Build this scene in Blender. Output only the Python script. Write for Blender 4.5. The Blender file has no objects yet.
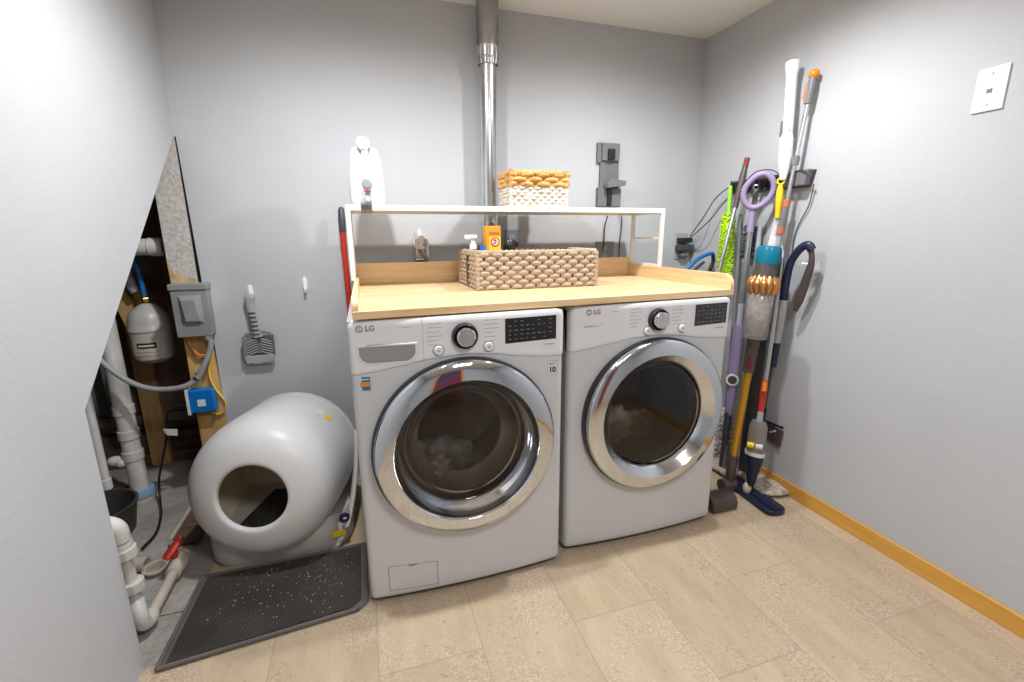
import bpy, bmesh, math, random
from mathutils import Vector as V, Matrix
from mathutils import noise as mnoise
R = math.radians
PI = math.pi
random.seed(7)
col = bpy.context.scene.collection
# ------------------------------------------------------------------ camera (solved from the room's own lines)
CAM = V((-1.8606, -2.3275, 1.2243)); YAW, PIT, ROL, FPX = 0.3073, -0.2267, -0.0076, 456.5
fw = V((math.sin(YAW)*math.cos(PIT), math.cos(YAW)*math.cos(PIT), math.sin(PIT)))
_rt = V((math.cos(YAW), -math.sin(YAW), 0)); _up = _rt.cross(fw)
rt = _rt*math.cos(ROL) + _up*math.sin(ROL); up = -_rt*math.sin(ROL) + _up*math.cos(ROL)
def ray(px, py): return fw + rt*((px-512)/FPX) - up*((py-341)/FPX)
def UX(px, py, x): d = ray(px, py); return CAM + d*((x-CAM.x)/d.x)
def UY(px, py, y): d = ray(px, py); return CAM + d*((y-CAM.y)/d.y)
def UZ(px, py, z): d = ray(px, py); return CAM + d*((z-CAM.z)/d.z)
XL, H = -2.564, 2.256          # left wall plane, ceiling height; right wall x=0, back wall y=0
YR = -3.9
# ------------------------------------------------------------------ materials
def mat(name, c, rough=.5, metal=0, var=0, vscale=8, bump=0, bscale=40, spec=.5, coat=0, trans=0, alpha=1, c2=None, stretch=None):
    m = bpy.data.materials.new(name); m.use_nodes = True
    n, l = m.node_tree.nodes, m.node_tree.links; b = n['Principled BSDF']
    b.inputs['Base Color'].default_value = (*c, 1); b.inputs['Roughness'].default_value = rough
    b.inputs['Metallic'].default_value = metal; b.inputs['Specular IOR Level'].default_value = spec
    b.inputs['Coat Weight'].default_value = coat
    if trans: b.inputs['Transmission Weight'].default_value = trans
    if alpha < 1: b.inputs['Alpha'].default_value = alpha
    tc = n.new('ShaderNodeTexCoord'); mp = n.new('ShaderNodeMapping'); l.new(tc.outputs['Object'], mp.inputs['Vector'])
    if stretch: mp.inputs['Scale'].default_value = stretch
    if var or c2:
        t = n.new('ShaderNodeTexNoise'); t.inputs['Scale'].default_value = vscale; t.inputs['Detail'].default_value = 4
        l.new(mp.outputs[0], t.inputs['Vector'])
        r = n.new('ShaderNodeValToRGB'); r.color_ramp.elements[0].position = .35; r.color_ramp.elements[1].position = .65
        a = c2 or tuple(max(0, x*(1-var)) for x in c); bb = c if c2 else tuple(min(1, x*(1+var)) for x in c)
        r.color_ramp.elements[0].color = (*a, 1); r.color_ramp.elements[1].color = (*bb, 1)
        l.new(t.outputs['Fac'], r.inputs[0]); l.new(r.outputs[0], b.inputs['Base Color'])
    if bump:
        t2 = n.new('ShaderNodeTexNoise'); t2.inputs['Scale'].default_value = bscale; t2.inputs['Detail'].default_value = 3
        l.new(mp.outputs[0], t2.inputs['Vector'])
        bp = n.new('ShaderNodeBump'); bp.inputs['Strength'].default_value = bump; bp.inputs['Distance'].default_value = .01
        l.new(t2.outputs['Fac'], bp.inputs['Height']); l.new(bp.outputs[0], b.inputs['Normal'])
    return m
M = {}
M['wall'] = mat('wall_paint', (.50,.512,.53), .75, var=.02, vscale=2, bump=.06, bscale=60, spec=.25)
M['wall_tex'] = mat('textured_wall_paint', (.50,.512,.53), .7, var=.02, vscale=2, bump=.10, bscale=75, spec=.3)
M['ceil'] = mat('ceiling_paint', (.80,.77,.72), .85, bump=.1, bscale=50)
M['drywall'] = mat('mottled_drywall', (.62,.60,.56), .85, c2=(.45,.42,.39), vscale=85, bump=.2, bscale=70)
M['paper'] = mat('torn_paper', (.55,.40,.22), .9, var=.2, vscale=20)
M['white'] = mat('shaded_white_enamel', (.62,.635,.66), .32, var=.01, coat=.3)  # shade on the machines' lower fronts is put into this darker white
M['whitepanel'] = mat('white_panel', (.78,.785,.80), .35, var=.01)
M['plastic_white'] = mat('white_plastic', (.84,.84,.83), .4, var=.02)
M['pvc'] = mat('pvc_white', (.72,.70,.66), .4, var=.08, vscale=12)
M['pvc_old'] = mat('pvc_cream', (.62,.55,.46), .45, var=.1, vscale=15)
M['shelfwhite'] = mat('white_powder_coat', (.82,.80,.76), .4, var=.01)
M['chrome'] = mat('chrome', (.70,.74,.79), .05, 1, var=.01)
M['chromed'] = mat('soft_chrome', (.68,.71,.75), .13, 1, var=.01)
M['chrome2'] = mat('satin_chrome', (.72,.73,.75), .14, 1, var=.01)
M['steel'] = mat('brushed_steel', (.62,.63,.65), .3, 1, var=.06, vscale=30)
M['galv'] = mat('galvanised_duct', (.66,.67,.68), .22, 1, var=.08, vscale=14)
M['galvd'] = mat('dull_galvanised', (.36,.365,.37), .42, 1, var=.12, vscale=14)
M['darksteel'] = mat('dark_drum_steel', (.42,.38,.34), .45, .3, var=.15)
M['black'] = mat('black_plastic', (.015,.015,.017), .35, var=.1)
M['rubber'] = mat('black_rubber', (.02,.02,.02), .6, var=.1)
M['display'] = mat('display_black', (.012,.012,.015), .15, coat=.5, var=.05)
M['dgrey'] = mat('dark_grey_plastic', (.055,.055,.062), .45, var=.08)
M['mgrey'] = mat('mid_grey_plastic', (.17,.17,.18), .45, var=.06)
M['lgrey'] = mat('light_grey_plastic', (.38,.39,.40), .45, var=.05)
M['cup'] = mat('grey_recess', (.30,.31,.33), .5, var=.03)
M['ink'] = mat('grey_print', (.30,.29,.29), .6, var=.05)
M['inkl'] = mat('pale_print', (.45,.46,.48), .6, var=.05)
M['inkd'] = mat('dark_print', (.05,.05,.06), .6, var=.05)
M['orange'] = mat('orange_plastic', (.85,.26,.02), .4, var=.05)
M['dorange'] = mat('rust_orange_plastic', (.50,.16,.07), .45, var=.05)
M['red'] = mat('red_plastic', (.55,.03,.02), .4, var=.08)
M['yellow'] = mat('yellow_plastic', (.88,.62,.01), .4, var=.05)
M['lime'] = mat('lime_plastic', (.30,.72,.02), .45, var=.05)
M['limefuzz'] = mat('lime_chenille', (.50,.75,.03), .9, var=.15, vscale=60)
M['purple'] = mat('lilac_plastic', (.33,.26,.43), .45, var=.05)
M['dpurple'] = mat('magenta_plastic', (.13,.02,.04), .35, var=.1)
M['teal'] = mat('teal_filter', (.0,.17,.27), .3, var=.1)
M['gold'] = mat('copper_cyclone', (.72,.36,.14), .28, .85, var=.1)
M['goldtube'] = mat('gold_tube', (.62,.33,.03), .3, .6, var=.06)
M['bronze'] = mat('bronze_grey_plastic', (.10,.075,.07), .4, .2, var=.1)
M['bluep'] = mat('blue_plastic', (.01,.16,.46), .4, var=.05)
M['navy'] = mat('navy_plastic', (.010,.016,.050), .42, var=.1)
M['whitebristle'] = mat('white_bristles', (.75,.75,.76), .9, var=.1, vscale=60)
M['greyfuzz'] = mat('grey_teal_chenille', (.13,.17,.21), .95, c2=(.03,.05,.08), vscale=70)
M['bin'] = mat('clear_bin_plastic', (.50,.46,.44), .12, var=.05, alpha=.42, coat=.5)
M['bottle'] = mat('smoky_bottle_plastic', (.26,.23,.21), .15, var=.05, alpha=.8)
M['dust'] = mat('collected_dust', (.42,.37,.33), 1, c2=(.18,.16,.15), vscale=40, bump=.5)
M['litter'] = mat('dome_plastic', (.68,.68,.675), .38, var=.015, vscale=5)
M['litterbase'] = mat('base_plastic', (.60,.58,.53), .45, var=.03)
M['beige'] = mat('beige_plastic', (.85,.74,.58), .5, var=.05)
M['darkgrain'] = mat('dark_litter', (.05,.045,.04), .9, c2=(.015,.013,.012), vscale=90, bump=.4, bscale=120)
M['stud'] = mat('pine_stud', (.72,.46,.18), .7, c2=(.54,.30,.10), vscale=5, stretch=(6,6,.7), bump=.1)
M['studd'] = mat('weathered_stud', (.36,.17,.05), .75, c2=(.20,.09,.03), vscale=5, stretch=(6,6,.7))
M['sill'] = mat('dark_sill_wood', (.20,.12,.07), .8, c2=(.11,.07,.045), vscale=5, stretch=(.8,6,6))
M['darkpanel'] = mat('dark_back_board', (.36,.25,.18), .85, c2=(.25,.18,.13), vscale=6)
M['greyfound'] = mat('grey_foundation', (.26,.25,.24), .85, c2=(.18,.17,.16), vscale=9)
M['tank'] = mat('grey_tank_enamel', (.58,.56,.52), .35, var=.04, vscale=4)
M['boxgrey'] = mat('grey_enamel_box', (.27,.28,.29), .4, var=.04)
M['cond'] = mat('grey_conduit', (.36,.36,.36), .45, var=.05)
M['bluebox'] = mat('blue_box', (.0,.16,.52), .4, var=.05)
M['label'] = mat('paper_label', (.75,.74,.72), .6, var=.03)
M['cloth'] = mat('grey_laundry', (.34,.345,.355), .95, c2=(.12,.12,.125), vscale=12, bump=.3, bscale=60)
M['clothw'] = mat('pale_laundry', (.50,.50,.50), .95, var=.2, vscale=12)
M['tan'] = mat('tan_laundry', (.42,.26,.14), .95, var=.2, vscale=12)
M['amber'] = mat('orange_carton', (.88,.34,.02), .5, var=.04)
M['cartony'] = mat('yellow_carton', (.92,.62,.05), .5, var=.04)
M['logored'] = mat('red_print', (.65,.04,.02), .5, var=.04)
M['fuzz'] = mat('fluffy_cream_pile', (.62,.54,.46), 1, c2=(.36,.27,.21), vscale=34, bump=.8, bscale=60)
M['bb'] = mat('pine_trim', (.72,.38,.07), .4, c2=(.62,.31,.05), vscale=4, stretch=(8,.6,8), coat=.2)
M['sblue'] = mat('sticker_blue', (.02,.20,.32), .4, var=.05)
M['mesh'] = mat('shelf_mesh', (.70,.69,.66), .4, .2, var=.02)
M['fau'] = mat('brushed_nickel', (.38,.35,.32), .35, .8, var=.1)
M['rubbermat'] = mat('charcoal_foam', (.062,.052,.047), .75, var=.12, vscale=30)
M['rubbermatd'] = mat('grey_mat_border', (.13,.115,.105), .7, var=.08)
M['crumb'] = mat('litter_crumbs', (.45,.42,.38), .9, var=.1)
M['quilt'] = mat('mirrored_cloth_colour', (.30,.02,.035), .8, c2=(.04,.06,.14), vscale=3)
M['bin_black'] = mat('black_bucket_plastic', (.055,.05,.046), .5, var=.1)

def glass_mat(name, tint, amt):
    m = bpy.data.materials.new(name); m.use_nodes = True
    n, l = m.node_tree.nodes, m.node_tree.links
    n.remove(n['Principled BSDF']); out = n['Material Output']
    tr = n.new('ShaderNodeBsdfTransparent'); tr.inputs[0].default_value = (*tint, 1)
    gl = n.new('ShaderNodeBsdfGlossy'); gl.inputs['Roughness'].default_value = .02; gl.inputs[0].default_value = (1, 1, 1, 1)
    fr = n.new('ShaderNodeFresnel'); fr.inputs[0].default_value = amt
    mx = n.new('ShaderNodeMixShader'); l.new(fr.outputs[0], mx.inputs[0]); l.new(tr.outputs[0], mx.inputs[1]); l.new(gl.outputs[0], mx.inputs[2])
    l.new(mx.outputs[0], out.inputs[0]); return m
M['glass'] = glass_mat('door_glass', (.90,.87,.83), 1.45)
M['glass2'] = glass_mat('smoked_door_glass', (.62,.58,.55), 1.5)
M['clear'] = glass_mat('clear_plastic', (.80,.80,.80), 1.45)

def nodes(m): return m.node_tree.nodes, m.node_tree.links, m.node_tree.nodes['Principled BSDF']
def math_n(n, l, op, a, b=None, c=None):
    t = n.new('ShaderNodeMath'); t.operation = op
    for i, v in enumerate((a, b, c)):
        if v is None: continue
        if isinstance(v, (int, float)): t.inputs[i].default_value = v
        else: l.new(v, t.inputs[i])
    return t.outputs[0]
def mixc(n, l, fac, a, b, mode='MIX'):
    t = n.new('ShaderNodeMix'); t.data_type = 'RGBA'; t.blend_type = mode
    for s, v in ((0, fac), (6, a), (7, b)):
        if isinstance(v, (int, float)): t.inputs[s].default_value = v
        elif isinstance(v, tuple): t.inputs[s].default_value = (*v, 1)
        else: l.new(v, t.inputs[s])
    return t.outputs[2]
def noise_n(n, l, vec, scale, detail=4, rough=.5):
    t = n.new('ShaderNodeTexNoise'); t.inputs['Scale'].default_value = scale; t.inputs['Detail'].default_value = detail
    t.inputs['Roughness'].default_value = rough; l.new(vec, t.inputs['Vector']); return t.outputs['Fac']
def ramp(n, l, fac, stops):
    r = n.new('ShaderNodeValToRGB'); e = r.color_ramp.elements
    while len(e) < len(stops): e.new(.5)
    for k, (p, c) in enumerate(stops): e[k].position = p; e[k].color = (*c, 1) if isinstance(c, tuple) else (c, c, c, 1)
    l.new(fac, r.inputs[0]); return r.outputs[0]
# tile floor: 12 x 24 inch travertine-look tiles, half offset
def tile_mat():
    m = bpy.data.materials.new('travertine_tile'); m.use_nodes = True; n, l, b = nodes(m)
    g = n.new('ShaderNodeNewGeometry'); s = n.new('ShaderNodeSeparateXYZ'); l.new(g.outputs['Position'], s.inputs[0])
    w, ln = .3048, .6096
    u = math_n(n, l, 'DIVIDE', math_n(n, l, 'SUBTRACT', s.outputs[0], -1.6049), w)
    ci = math_n(n, l, 'FLOOR', u); cf = math_n(n, l, 'SUBTRACT', u, ci)
    par = math_n(n, l, 'ABSOLUTE', math_n(n, l, 'MODULO', ci, 2))
    v = math_n(n, l, 'ADD', math_n(n, l, 'DIVIDE', math_n(n, l, 'SUBTRACT', s.outputs[1], -1.51), ln), math_n(n, l, 'MULTIPLY', par, .5))
    ri = math_n(n, l, 'FLOOR', v); rf = math_n(n, l, 'SUBTRACT', v, ri)
    ex = math_n(n, l, 'MULTIPLY', math_n(n, l, 'MINIMUM', cf, math_n(n, l, 'SUBTRACT', 1, cf)), w)
    ey = math_n(n, l, 'MULTIPLY', math_n(n, l, 'MINIMUM', rf, math_n(n, l, 'SUBTRACT', 1, rf)), ln)
    edge = math_n(n, l, 'MINIMUM', ex, ey)
    grout = math_n(n, l, 'LESS_THAN', edge, .0014)
    idv = n.new('ShaderNodeCombineXYZ'); l.new(ci, idv.inputs[0]); l.new(ri, idv.inputs[1])
    wn = n.new('ShaderNodeTexWhiteNoise'); wn.noise_dimensions = '3D'; l.new(idv.outputs[0], wn.inputs[0])
    off = n.new('ShaderNodeVectorMath'); off.operation = 'MULTIPLY_ADD'; l.new(wn.outputs['Color'], off.inputs[0]); off.inputs[1].default_value = (7, 7, 7)
    l.new(g.outputs['Position'], off.inputs[2])
    mp = n.new('ShaderNodeMapping'); mp.inputs['Scale'].default_value = (1, .22, 1); l.new(off.outputs[0], mp.inputs[0])
    vein = noise_n(n, l, mp.outputs[0], 13, 5, .6)
    cloud = noise_n(n, l, off.outputs[0], 4.5, 3)
    speck = noise_n(n, l, off.outputs[0], 130, 3, .7)
    fine = noise_n(n, l, off.outputs[0], 240, 2, .6)
    base = ramp(n, l, vein, [(.25, (.42,.31,.195)), (.5, (.50,.385,.25)), (.75, (.60,.47,.32))])
    patch = ramp(n, l, cloud, [(.42, 0.), (.60, 1.)])
    sp = ramp(n, l, speck, [(.34, (.33,.23,.155)), (.5, (.49,.375,.265)), (.66, (.70,.57,.43))])
    c = mixc(n, l, math_n(n, l, 'MULTIPLY', patch, .62), base, sp)
    c = mixc(n, l, .12, c, ramp(n, l, fine, [(.35, (.35,.26,.19)), (.65, (.74,.63,.52))]))
    dk = ramp(n, l, noise_n(n, l, off.outputs[0], 55, 1), [(.70, 0.), (.74, 1.)])
    c = mixc(n, l, math_n(n, l, 'MULTIPLY', dk, .5), c, (.28,.20,.14))
    hsv = n.new('ShaderNodeHueSaturation'); l.new(c, hsv.inputs['Color'])
    l.new(math_n(n, l, 'ADD', .93, math_n(n, l, 'MULTIPLY', wn.outputs['Value'], .14)), hsv.inputs['Value'])
    c = mixc(n, l, grout, hsv.outputs[0], (.36,.29,.22))
    l.new(c, b.inputs['Base Color']); b.inputs['Roughness'].default_value = .55; b.inputs['Specular IOR Level'].default_value = .35
    bp = n.new('ShaderNodeBump'); bp.inputs['Strength'].default_value = .25; bp.inputs['Distance'].default_value = .002
    hh = math_n(n, l, 'SUBTRACT', math_n(n, l, 'MULTIPLY', speck, .4), grout); l.new(hh, bp.inputs['Height']); l.new(bp.outputs[0], b.inputs['Normal'])
    return m
M['tile'] = tile_mat()
def concrete_mat():
    m = bpy.data.materials.new('concrete_slab'); m.use_nodes = True; n, l, b = nodes(m)
    g = n.new('ShaderNodeNewGeometry')
    a = noise_n(n, l, g.outputs['Position'], 5, 5, .6); f = noise_n(n, l, g.outputs['Position'], 90, 3, .6)
    c = ramp(n, l, a, [(.3, (.26,.235,.205)), (.52, (.42,.385,.34)), (.7, (.56,.52,.47))])
    c = mixc(n, l, .2, c, ramp(n, l, f, [(.4, .12), (.6, .5)]))
    s = n.new('ShaderNodeSeparateXYZ'); l.new(g.outputs['Position'], s.inputs[0])
    cr = math_n(n, l, 'ABSOLUTE', math_n(n, l, 'SUBTRACT', math_n(n, l, 'ADD', s.outputs[1], math_n(n, l, 'MULTIPLY', a, .02)), -.738))
    c = mixc(n, l, math_n(n, l, 'LESS_THAN', cr, .0025), c, (.06,.05,.045))
    l.new(c, b.inputs['Base Color']); b.inputs['Roughness'].default_value = .8
    bp = n.new('ShaderNodeBump'); bp.inputs['Strength'].default_value = .3; bp.inputs['Distance'].default_value = .004
    l.new(f, bp.inputs['Height']); l.new(bp.outputs[0], b.inputs['Normal']); return m
M['concrete'] = concrete_mat()
# butcher block: staves running along X
def wood_mat(name, along=0, lift=1.0):
    m = bpy.data.materials.new(name); m.use_nodes = True; n, l, b = nodes(m)
    g = n.new('ShaderNodeNewGeometry'); s = n.new('ShaderNodeSeparateXYZ'); l.new(g.outputs['Position'], s.inputs[0])
    a, o = (s.outputs[0], s.outputs[1]) if along == 0 else (s.outputs[1], s.outputs[0])
    row = math_n(n, l, 'FLOOR', math_n(n, l, 'DIVIDE', math_n(n, l, 'ADD', o, math_n(n, l, 'MULTIPLY', s.outputs[2], 1.0)), .042))
    w1 = n.new('ShaderNodeTexWhiteNoise'); w1.noise_dimensions = '1D'; l.new(row, w1.inputs['W'])
    st = math_n(n, l, 'FLOOR', math_n(n, l, 'ADD', math_n(n, l, 'DIVIDE', a, .42), math_n(n, l, 'MULTIPLY', w1.outputs[0], 5)))
    w2 = n.new('ShaderNodeTexWhiteNoise'); w2.noise_dimensions = '2D'
    cv = n.new('ShaderNodeCombineXYZ'); l.new(row, cv.inputs[0]); l.new(st, cv.inputs[1]); l.new(cv.outputs[0], w2.inputs['Vector'])
    mp = n.new('ShaderNodeMapping'); mp.inputs['Scale'].default_value = (1.2, 14, 14) if along == 0 else (14, 1.2, 14)
    l.new(g.outputs['Position'], mp.inputs[0]); gr = noise_n(n, l, mp.outputs[0], 5, 4, .6)
    c1 = ramp(n, l, w2.outputs['Value'], [(0, (.80*lift,.53*lift,.27*lift)), (1, (.92*lift,.67*lift,.39*lift))])
    c = mixc(n, l, .35, c1, ramp(n, l, gr, [(.35, (.66*lift,.43*lift,.20*lift)), (.65, (.92*lift,.73*lift,.46*lift))]))
    l.new(c, b.inputs['Base Color']); b.inputs['Roughness'].default_value = .38; b.inputs['Coat Weight'].default_value = .15
    return m
M['wood'] = wood_mat('butcher_block')
M['woodlip'] = wood_mat('oak_lip', 0, .97)
M['woodlipy'] = wood_mat('oak_side_lip', 1, .97)

def fibre_mat(name, ca, cb, sc=(4, 4, 60), scale=4):
    m = mat(name, ca, .85, c2=cb, vscale=scale, stretch=sc, bump=.25, bscale=60); return m
M['weave'] = fibre_mat('grey_brown_rope', (.56,.45,.34), (.36,.28,.205), (3, 3, 40), 6)
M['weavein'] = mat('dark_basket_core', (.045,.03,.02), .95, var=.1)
M['strawr'] = mat('natural_straw', (.72,.42,.14), .8, c2=(.50,.26,.08), vscale=25, bump=.3, bscale=80)
M['straww'] = mat('whitewashed_straw', (.78,.74,.69), .85, c2=(.52,.42,.32), vscale=28, stretch=(1, 1, 3), bump=.3, bscale=80)

# ------------------------------------------------------------------ mesh builder
ORG = {}
class MB:
    def __init__(s): s.v = []; s.f = []
    def add(s, vs, fs):
        k = len(s.v); s.v += [V(p) for p in vs]; s.f += [tuple(i+k for i in f) for f in fs]; return s
    def box(s, lo, hi, rot=None, piv=None):
        x0, y0, z0 = lo; x1, y1, z1 = hi
        p = [V(q) for q in ((x0,y0,z0),(x1,y0,z0),(x1,y1,z0),(x0,y1,z0),(x0,y0,z1),(x1,y0,z1),(x1,y1,z1),(x0,y1,z1))]
        if rot:
            c = V(piv) if piv else (V(lo)+V(hi))/2; p = [c + rot @ (q-c) for q in p]
        return s.add(p, [(0,3,2,1),(4,5,6,7),(0,1,5,4),(1,2,6,5),(2,3,7,6),(3,0,4,7)])
    def tube(s, pts, r, seg=12, cap=True, flat=1.0, ref=None):
        pts = [V(p) for p in pts]; n = len(pts); rs = r if isinstance(r, (list, tuple)) else [r]*n
        if len(rs) != n: rs = [rs[int(x)]*(1-x%1)+rs[min(len(rs)-1,int(x)+1)]*(x%1) for x in [i*(len(rs)-1)/(n-1) for i in range(n)]]
        t0 = (pts[1]-pts[0]).normalized(); a = V(ref) if ref else (V((0,0,1)) if abs(t0.z) < .9 else V((1,0,0)))
        nx = t0.cross(a).normalized(); k = len(s.v)
        for i, p in enumerate(pts):
            if i == 0: t = pts[1]-pts[0]
            elif i == n-1: t = pts[-1]-pts[-2]
            else: t = (pts[i+1]-pts[i]).normalized() + (pts[i]-pts[i-1]).normalized()
            t.normalize(); nx = (nx - t*nx.dot(t)).normalized(); ny = t.cross(nx)
            for j in range(seg):
                an = 2*PI*j/seg; s.v.append(p + nx*math.cos(an)*rs[i] + ny*math.sin(an)*rs[i]*flat)
        for i in range(n-1):
            for j in range(seg):
                a0 = k+i*seg+j; a1 = k+i*seg+(j+1) % seg; s.f.append((a0, a1, a1+seg, a0+seg))
        if cap: s.f.append(tuple(k+j for j in reversed(range(seg)))); s.f.append(tuple(k+(n-1)*seg+j for j in range(seg)))
        return s
    def lathe(s, prof, o, ax, seg=32, closed=False, sy=1.0, ref=None):
        ax = V(ax).normalized(); a = V(ref) if ref else (V((0,0,1)) if abs(ax.z) < .9 else V((1,0,0)))
        nx = ax.cross(a).normalized(); ny = ax.cross(nx); o = V(o); k = len(s.v); n = len(prof)
        for r, t in prof:
            for j in range(seg):
                an = 2*PI*j/seg; s.v.append(o + ax*t + nx*math.cos(an)*r + ny*math.sin(an)*r*sy)
        for i in range(n if closed else n-1):
            for j in range(seg):
                i2 = (i+1) % n; a0 = k+i*seg+j; a1 = k+i*seg+(j+1) % seg; b0 = k+i2*seg+j; b1 = k+i2*seg+(j+1) % seg
                s.f.append((a0, a1, b1, b0))
        return s
    def prism(s, poly, d):
        d = V(d); n = len(poly); k = len(s.v); s.v += [V(p) for p in poly] + [V(p)+d for p in poly]
        s.f.append(tuple(k+i for i in reversed(range(n)))); s.f.append(tuple(k+n+i for i in range(n)))
        for i in range(n): j = (i+1) % n; s.f.append((k+i, k+j, k+n+j, k+n+i))
        return s
    def ball(s, c, r, seg=16, ring=10, sc=(1, 1, 1)):
        k = len(s.v); c = V(c)
        for i in range(ring+1):
            th = PI*i/ring
            for j in range(seg):
                an = 2*PI*j/seg; s.v.append(c + V((r*sc[0]*math.sin(th)*math.cos(an), r*sc[1]*math.sin(th)*math.sin(an), r*sc[2]*math.cos(th))))
        for i in range(ring):
            for j in range(seg):
                a0 = k+i*seg+j; a1 = k+i*seg+(j+1) % seg; s.f.append((a0, a0+seg, a1+seg, a1))
        return s
    def grid(s, fn, nu, nv, wrap=False):
        k = len(s.v)
        for i in range(nu+1):
            for j in range(nv+1): s.v.append(V(fn(i/nu, j/nv)))
        for i in range(nu):
            for j in range(nv):
                a = k+i*(nv+1)+j; s.f.append((a, a+nv+1, a+nv+2, a+1))
        return s
    def build(s, name, m, parent=None, bevel=0, sharp=35, sub=0, seg=2, solid=0):
        o0 = ORG.get(parent.name, V((0,0,0))) if parent else V((0,0,0))
        me = bpy.data.meshes.new(name); me.from_pydata([tuple(p-o0) for p in s.v], [], s.f); me.validate()
        bm = bmesh.new(); bm.from_mesh(me); bmesh.ops.remove_doubles(bm, verts=bm.verts, dist=1e-6)
        bmesh.ops.recalc_face_normals(bm, faces=bm.faces); bm.to_mesh(me); bm.free()
        for p in me.polygons: p.use_smooth = True
        me.set_sharp_from_angle(angle=R(sharp))
        if isinstance(m, str): m = M[m]
        me.materials.append(m); o = bpy.data.objects.new(name, me); col.objects.link(o)
        if parent: o.parent = parent
        ORG[o.name] = o0
        if solid:
            md = o.modifiers.new('solid', 'SOLIDIFY'); md.thickness = solid; md.offset = 0
        if bevel:
            md = o.modifiers.new('bevel', 'BEVEL'); md.width = bevel; md.segments = seg; md.limit_method = 'ANGLE'; md.angle_limit = R(40)
            md.harden_normals = True
        if sub:
            md = o.modifiers.new('sub', 'SUBSURF'); md.levels = sub; md.render_levels = sub
        return o
def thing(name, label, cat, loc, group=None):
    o = bpy.data.objects.new(name, None); col.objects.link(o); o.location = V(loc); o.empty_display_size = .05
    ORG[o.name] = V(loc); o['label'] = label; o['category'] = cat
    if group: o['group'] = group
    return o
def tag(o, label, cat, group=None):
    o['label'] = label; o['category'] = cat
    if group: o['group'] = group
    return o
def struct(o): o['kind'] = 'structure'; return o
def text(name, body, loc, size, m, parent, rot=(R(90), 0, 0), ext=.0004, bold=0, sx=1):
    cu = bpy.data.curves.new(name, 'FONT'); cu.body = body; cu.size = size; cu.extrude = ext; cu.offset = bold
    cu.align_x = 'CENTER'; cu.align_y = 'CENTER'; cu.materials.append(M[m])
    o0 = bpy.data.objects.new(name, cu); col.objects.link(o0)
    me = bpy.data.meshes.new_from_object(o0.evaluated_get(bpy.context.evaluated_depsgraph_get()))
    bpy.data.objects.remove(o0); bpy.data.curves.remove(cu)
    o = bpy.data.objects.new(name, me); col.objects.link(o); o.parent = parent
    o.location = V(loc) - ORG[parent.name]; o.rotation_euler = rot; o.scale = (sx, 1, 1); ORG[o.name] = ORG[parent.name]; return o
def lerp(a, b, t): return V(a)*(1-t) + V(b)*t
def path(pts, n=24):   # Catmull-Rom through points
    pts = [V(p) for p in pts]; P = [pts[0]*2-pts[1]] + pts + [pts[-1]*2-pts[-2]]; out = []
    segs = len(pts)-1; per = max(2, n//segs)
    for i in range(segs):
        p0, p1, p2, p3 = P[i:i+4]
        for k in range(per):
            t = k/per; out.append(.5*((2*p1) + (p2-p0)*t + (2*p0-5*p1+4*p2-p3)*t*t + (3*p1-p0-3*p2+p3)*t**3))
    out.append(pts[-1]); return out
def label_of(o, s): o['label'] = s; return o
# ================================================================== ROOM
struct(MB().prism([(XL,YR,0),(0,YR,0),(0,0,0),(-2.50,0,0),(-2.50,-.965,0),(XL,-.965,0)], (0,0,-.02)).build('floor', 'tile'))
struct(MB().box((-4.3,-2.4,-.05), (-2.46,.75,-.006)).build('floor_concrete', 'concrete'))
struct(MB().box((-4.3,YR-.1,H), (.12,.75,H+.06)).build('ceiling', 'ceil'))
struct(MB().prism([(XL+.007,0,1.63),(XL+.036,0,.0),(XL+.036,0,-.02),(.12,0,-.02),(.12,0,1.63)], (0,.11,0)).box((XL-.02,0,1.63), (.12,.11,H)).build('wall_back', 'wall'))
struct(MB().box((0,YR,-.02), (.11,0,H)).build('wall_right', 'wall_tex'))
struct(MB().prism([(XL,YR,-.02),(XL,-.96,-.02),(XL,-.96,.802),(XL,-.004,1.628),(XL,0,1.64),(XL,0,H),(XL,YR,H)], (-.016,0,0)).build('wall_left', 'wall_tex'))
struct(MB().box((XL-.1,YR-.1,-.02), (.11,YR,H)).build('wall_rear', 'wall'))
# space behind the left wall
struct(MB().box((-4.3,.60,-.05), (XL+.02,.75,H)).build('wall_cavity_back', 'darkpanel'))
struct(MB().box((-4.3,-2.4,-.05), (-4.2,.60,H)).build('wall_cavity_left', 'greyfound'))
struct(MB().box((-4.2,-2.4,-.05), (XL-.016,-2.3,H)).build('wall_cavity_front', 'darkpanel'))
struct(MB().box((XL+.02,.11,-.05), (XL+.06,.60,H)).build('wall_cavity_right', 'darkpanel'))
struct(MB().box((-4.1,.50,0), (XL+.02,.60,.06)).box((-4.1,.53,.06),(XL+.02,.60,.17)).build('trim_sill', 'sill'))
struct(MB().box((-4.1,.555,.22), (XL+.02,.60,.27)).build('trim_ledge', 'greyfound'))
struct(MB().box((-4.0,.575,.27), (-3.16,.60,1.5)).build('wall_insulation_panel', 'greyfound'))
struct(MB().box((-2.662,-.004,1.03), (XL+.001,.012,1.63)).build('wall_drywall_strip', 'drywall'))
struct(MB().prism([(-2.66,-.006,1.03),(-2.57,-.006,1.03),(-2.566,-.006,1.055),(-2.60,-.006,1.06),(-2.625,-.006,1.085),(-2.64,-.006,1.075),(-2.655,-.006,1.115),(-2.662,-.006,1.13)], (0,.002,0)).build('trim_torn_paper', 'paper'))
struct(MB().box((-2.652,.0,0), (XL+.030,.038,1.035)).build('trim_stud_near', 'stud', bevel=.002))
struct(MB().box((-3.06,.47,.0), (-2.97,.51,H-.02)).build('trim_stud_far', 'stud', bevel=.002))
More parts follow.
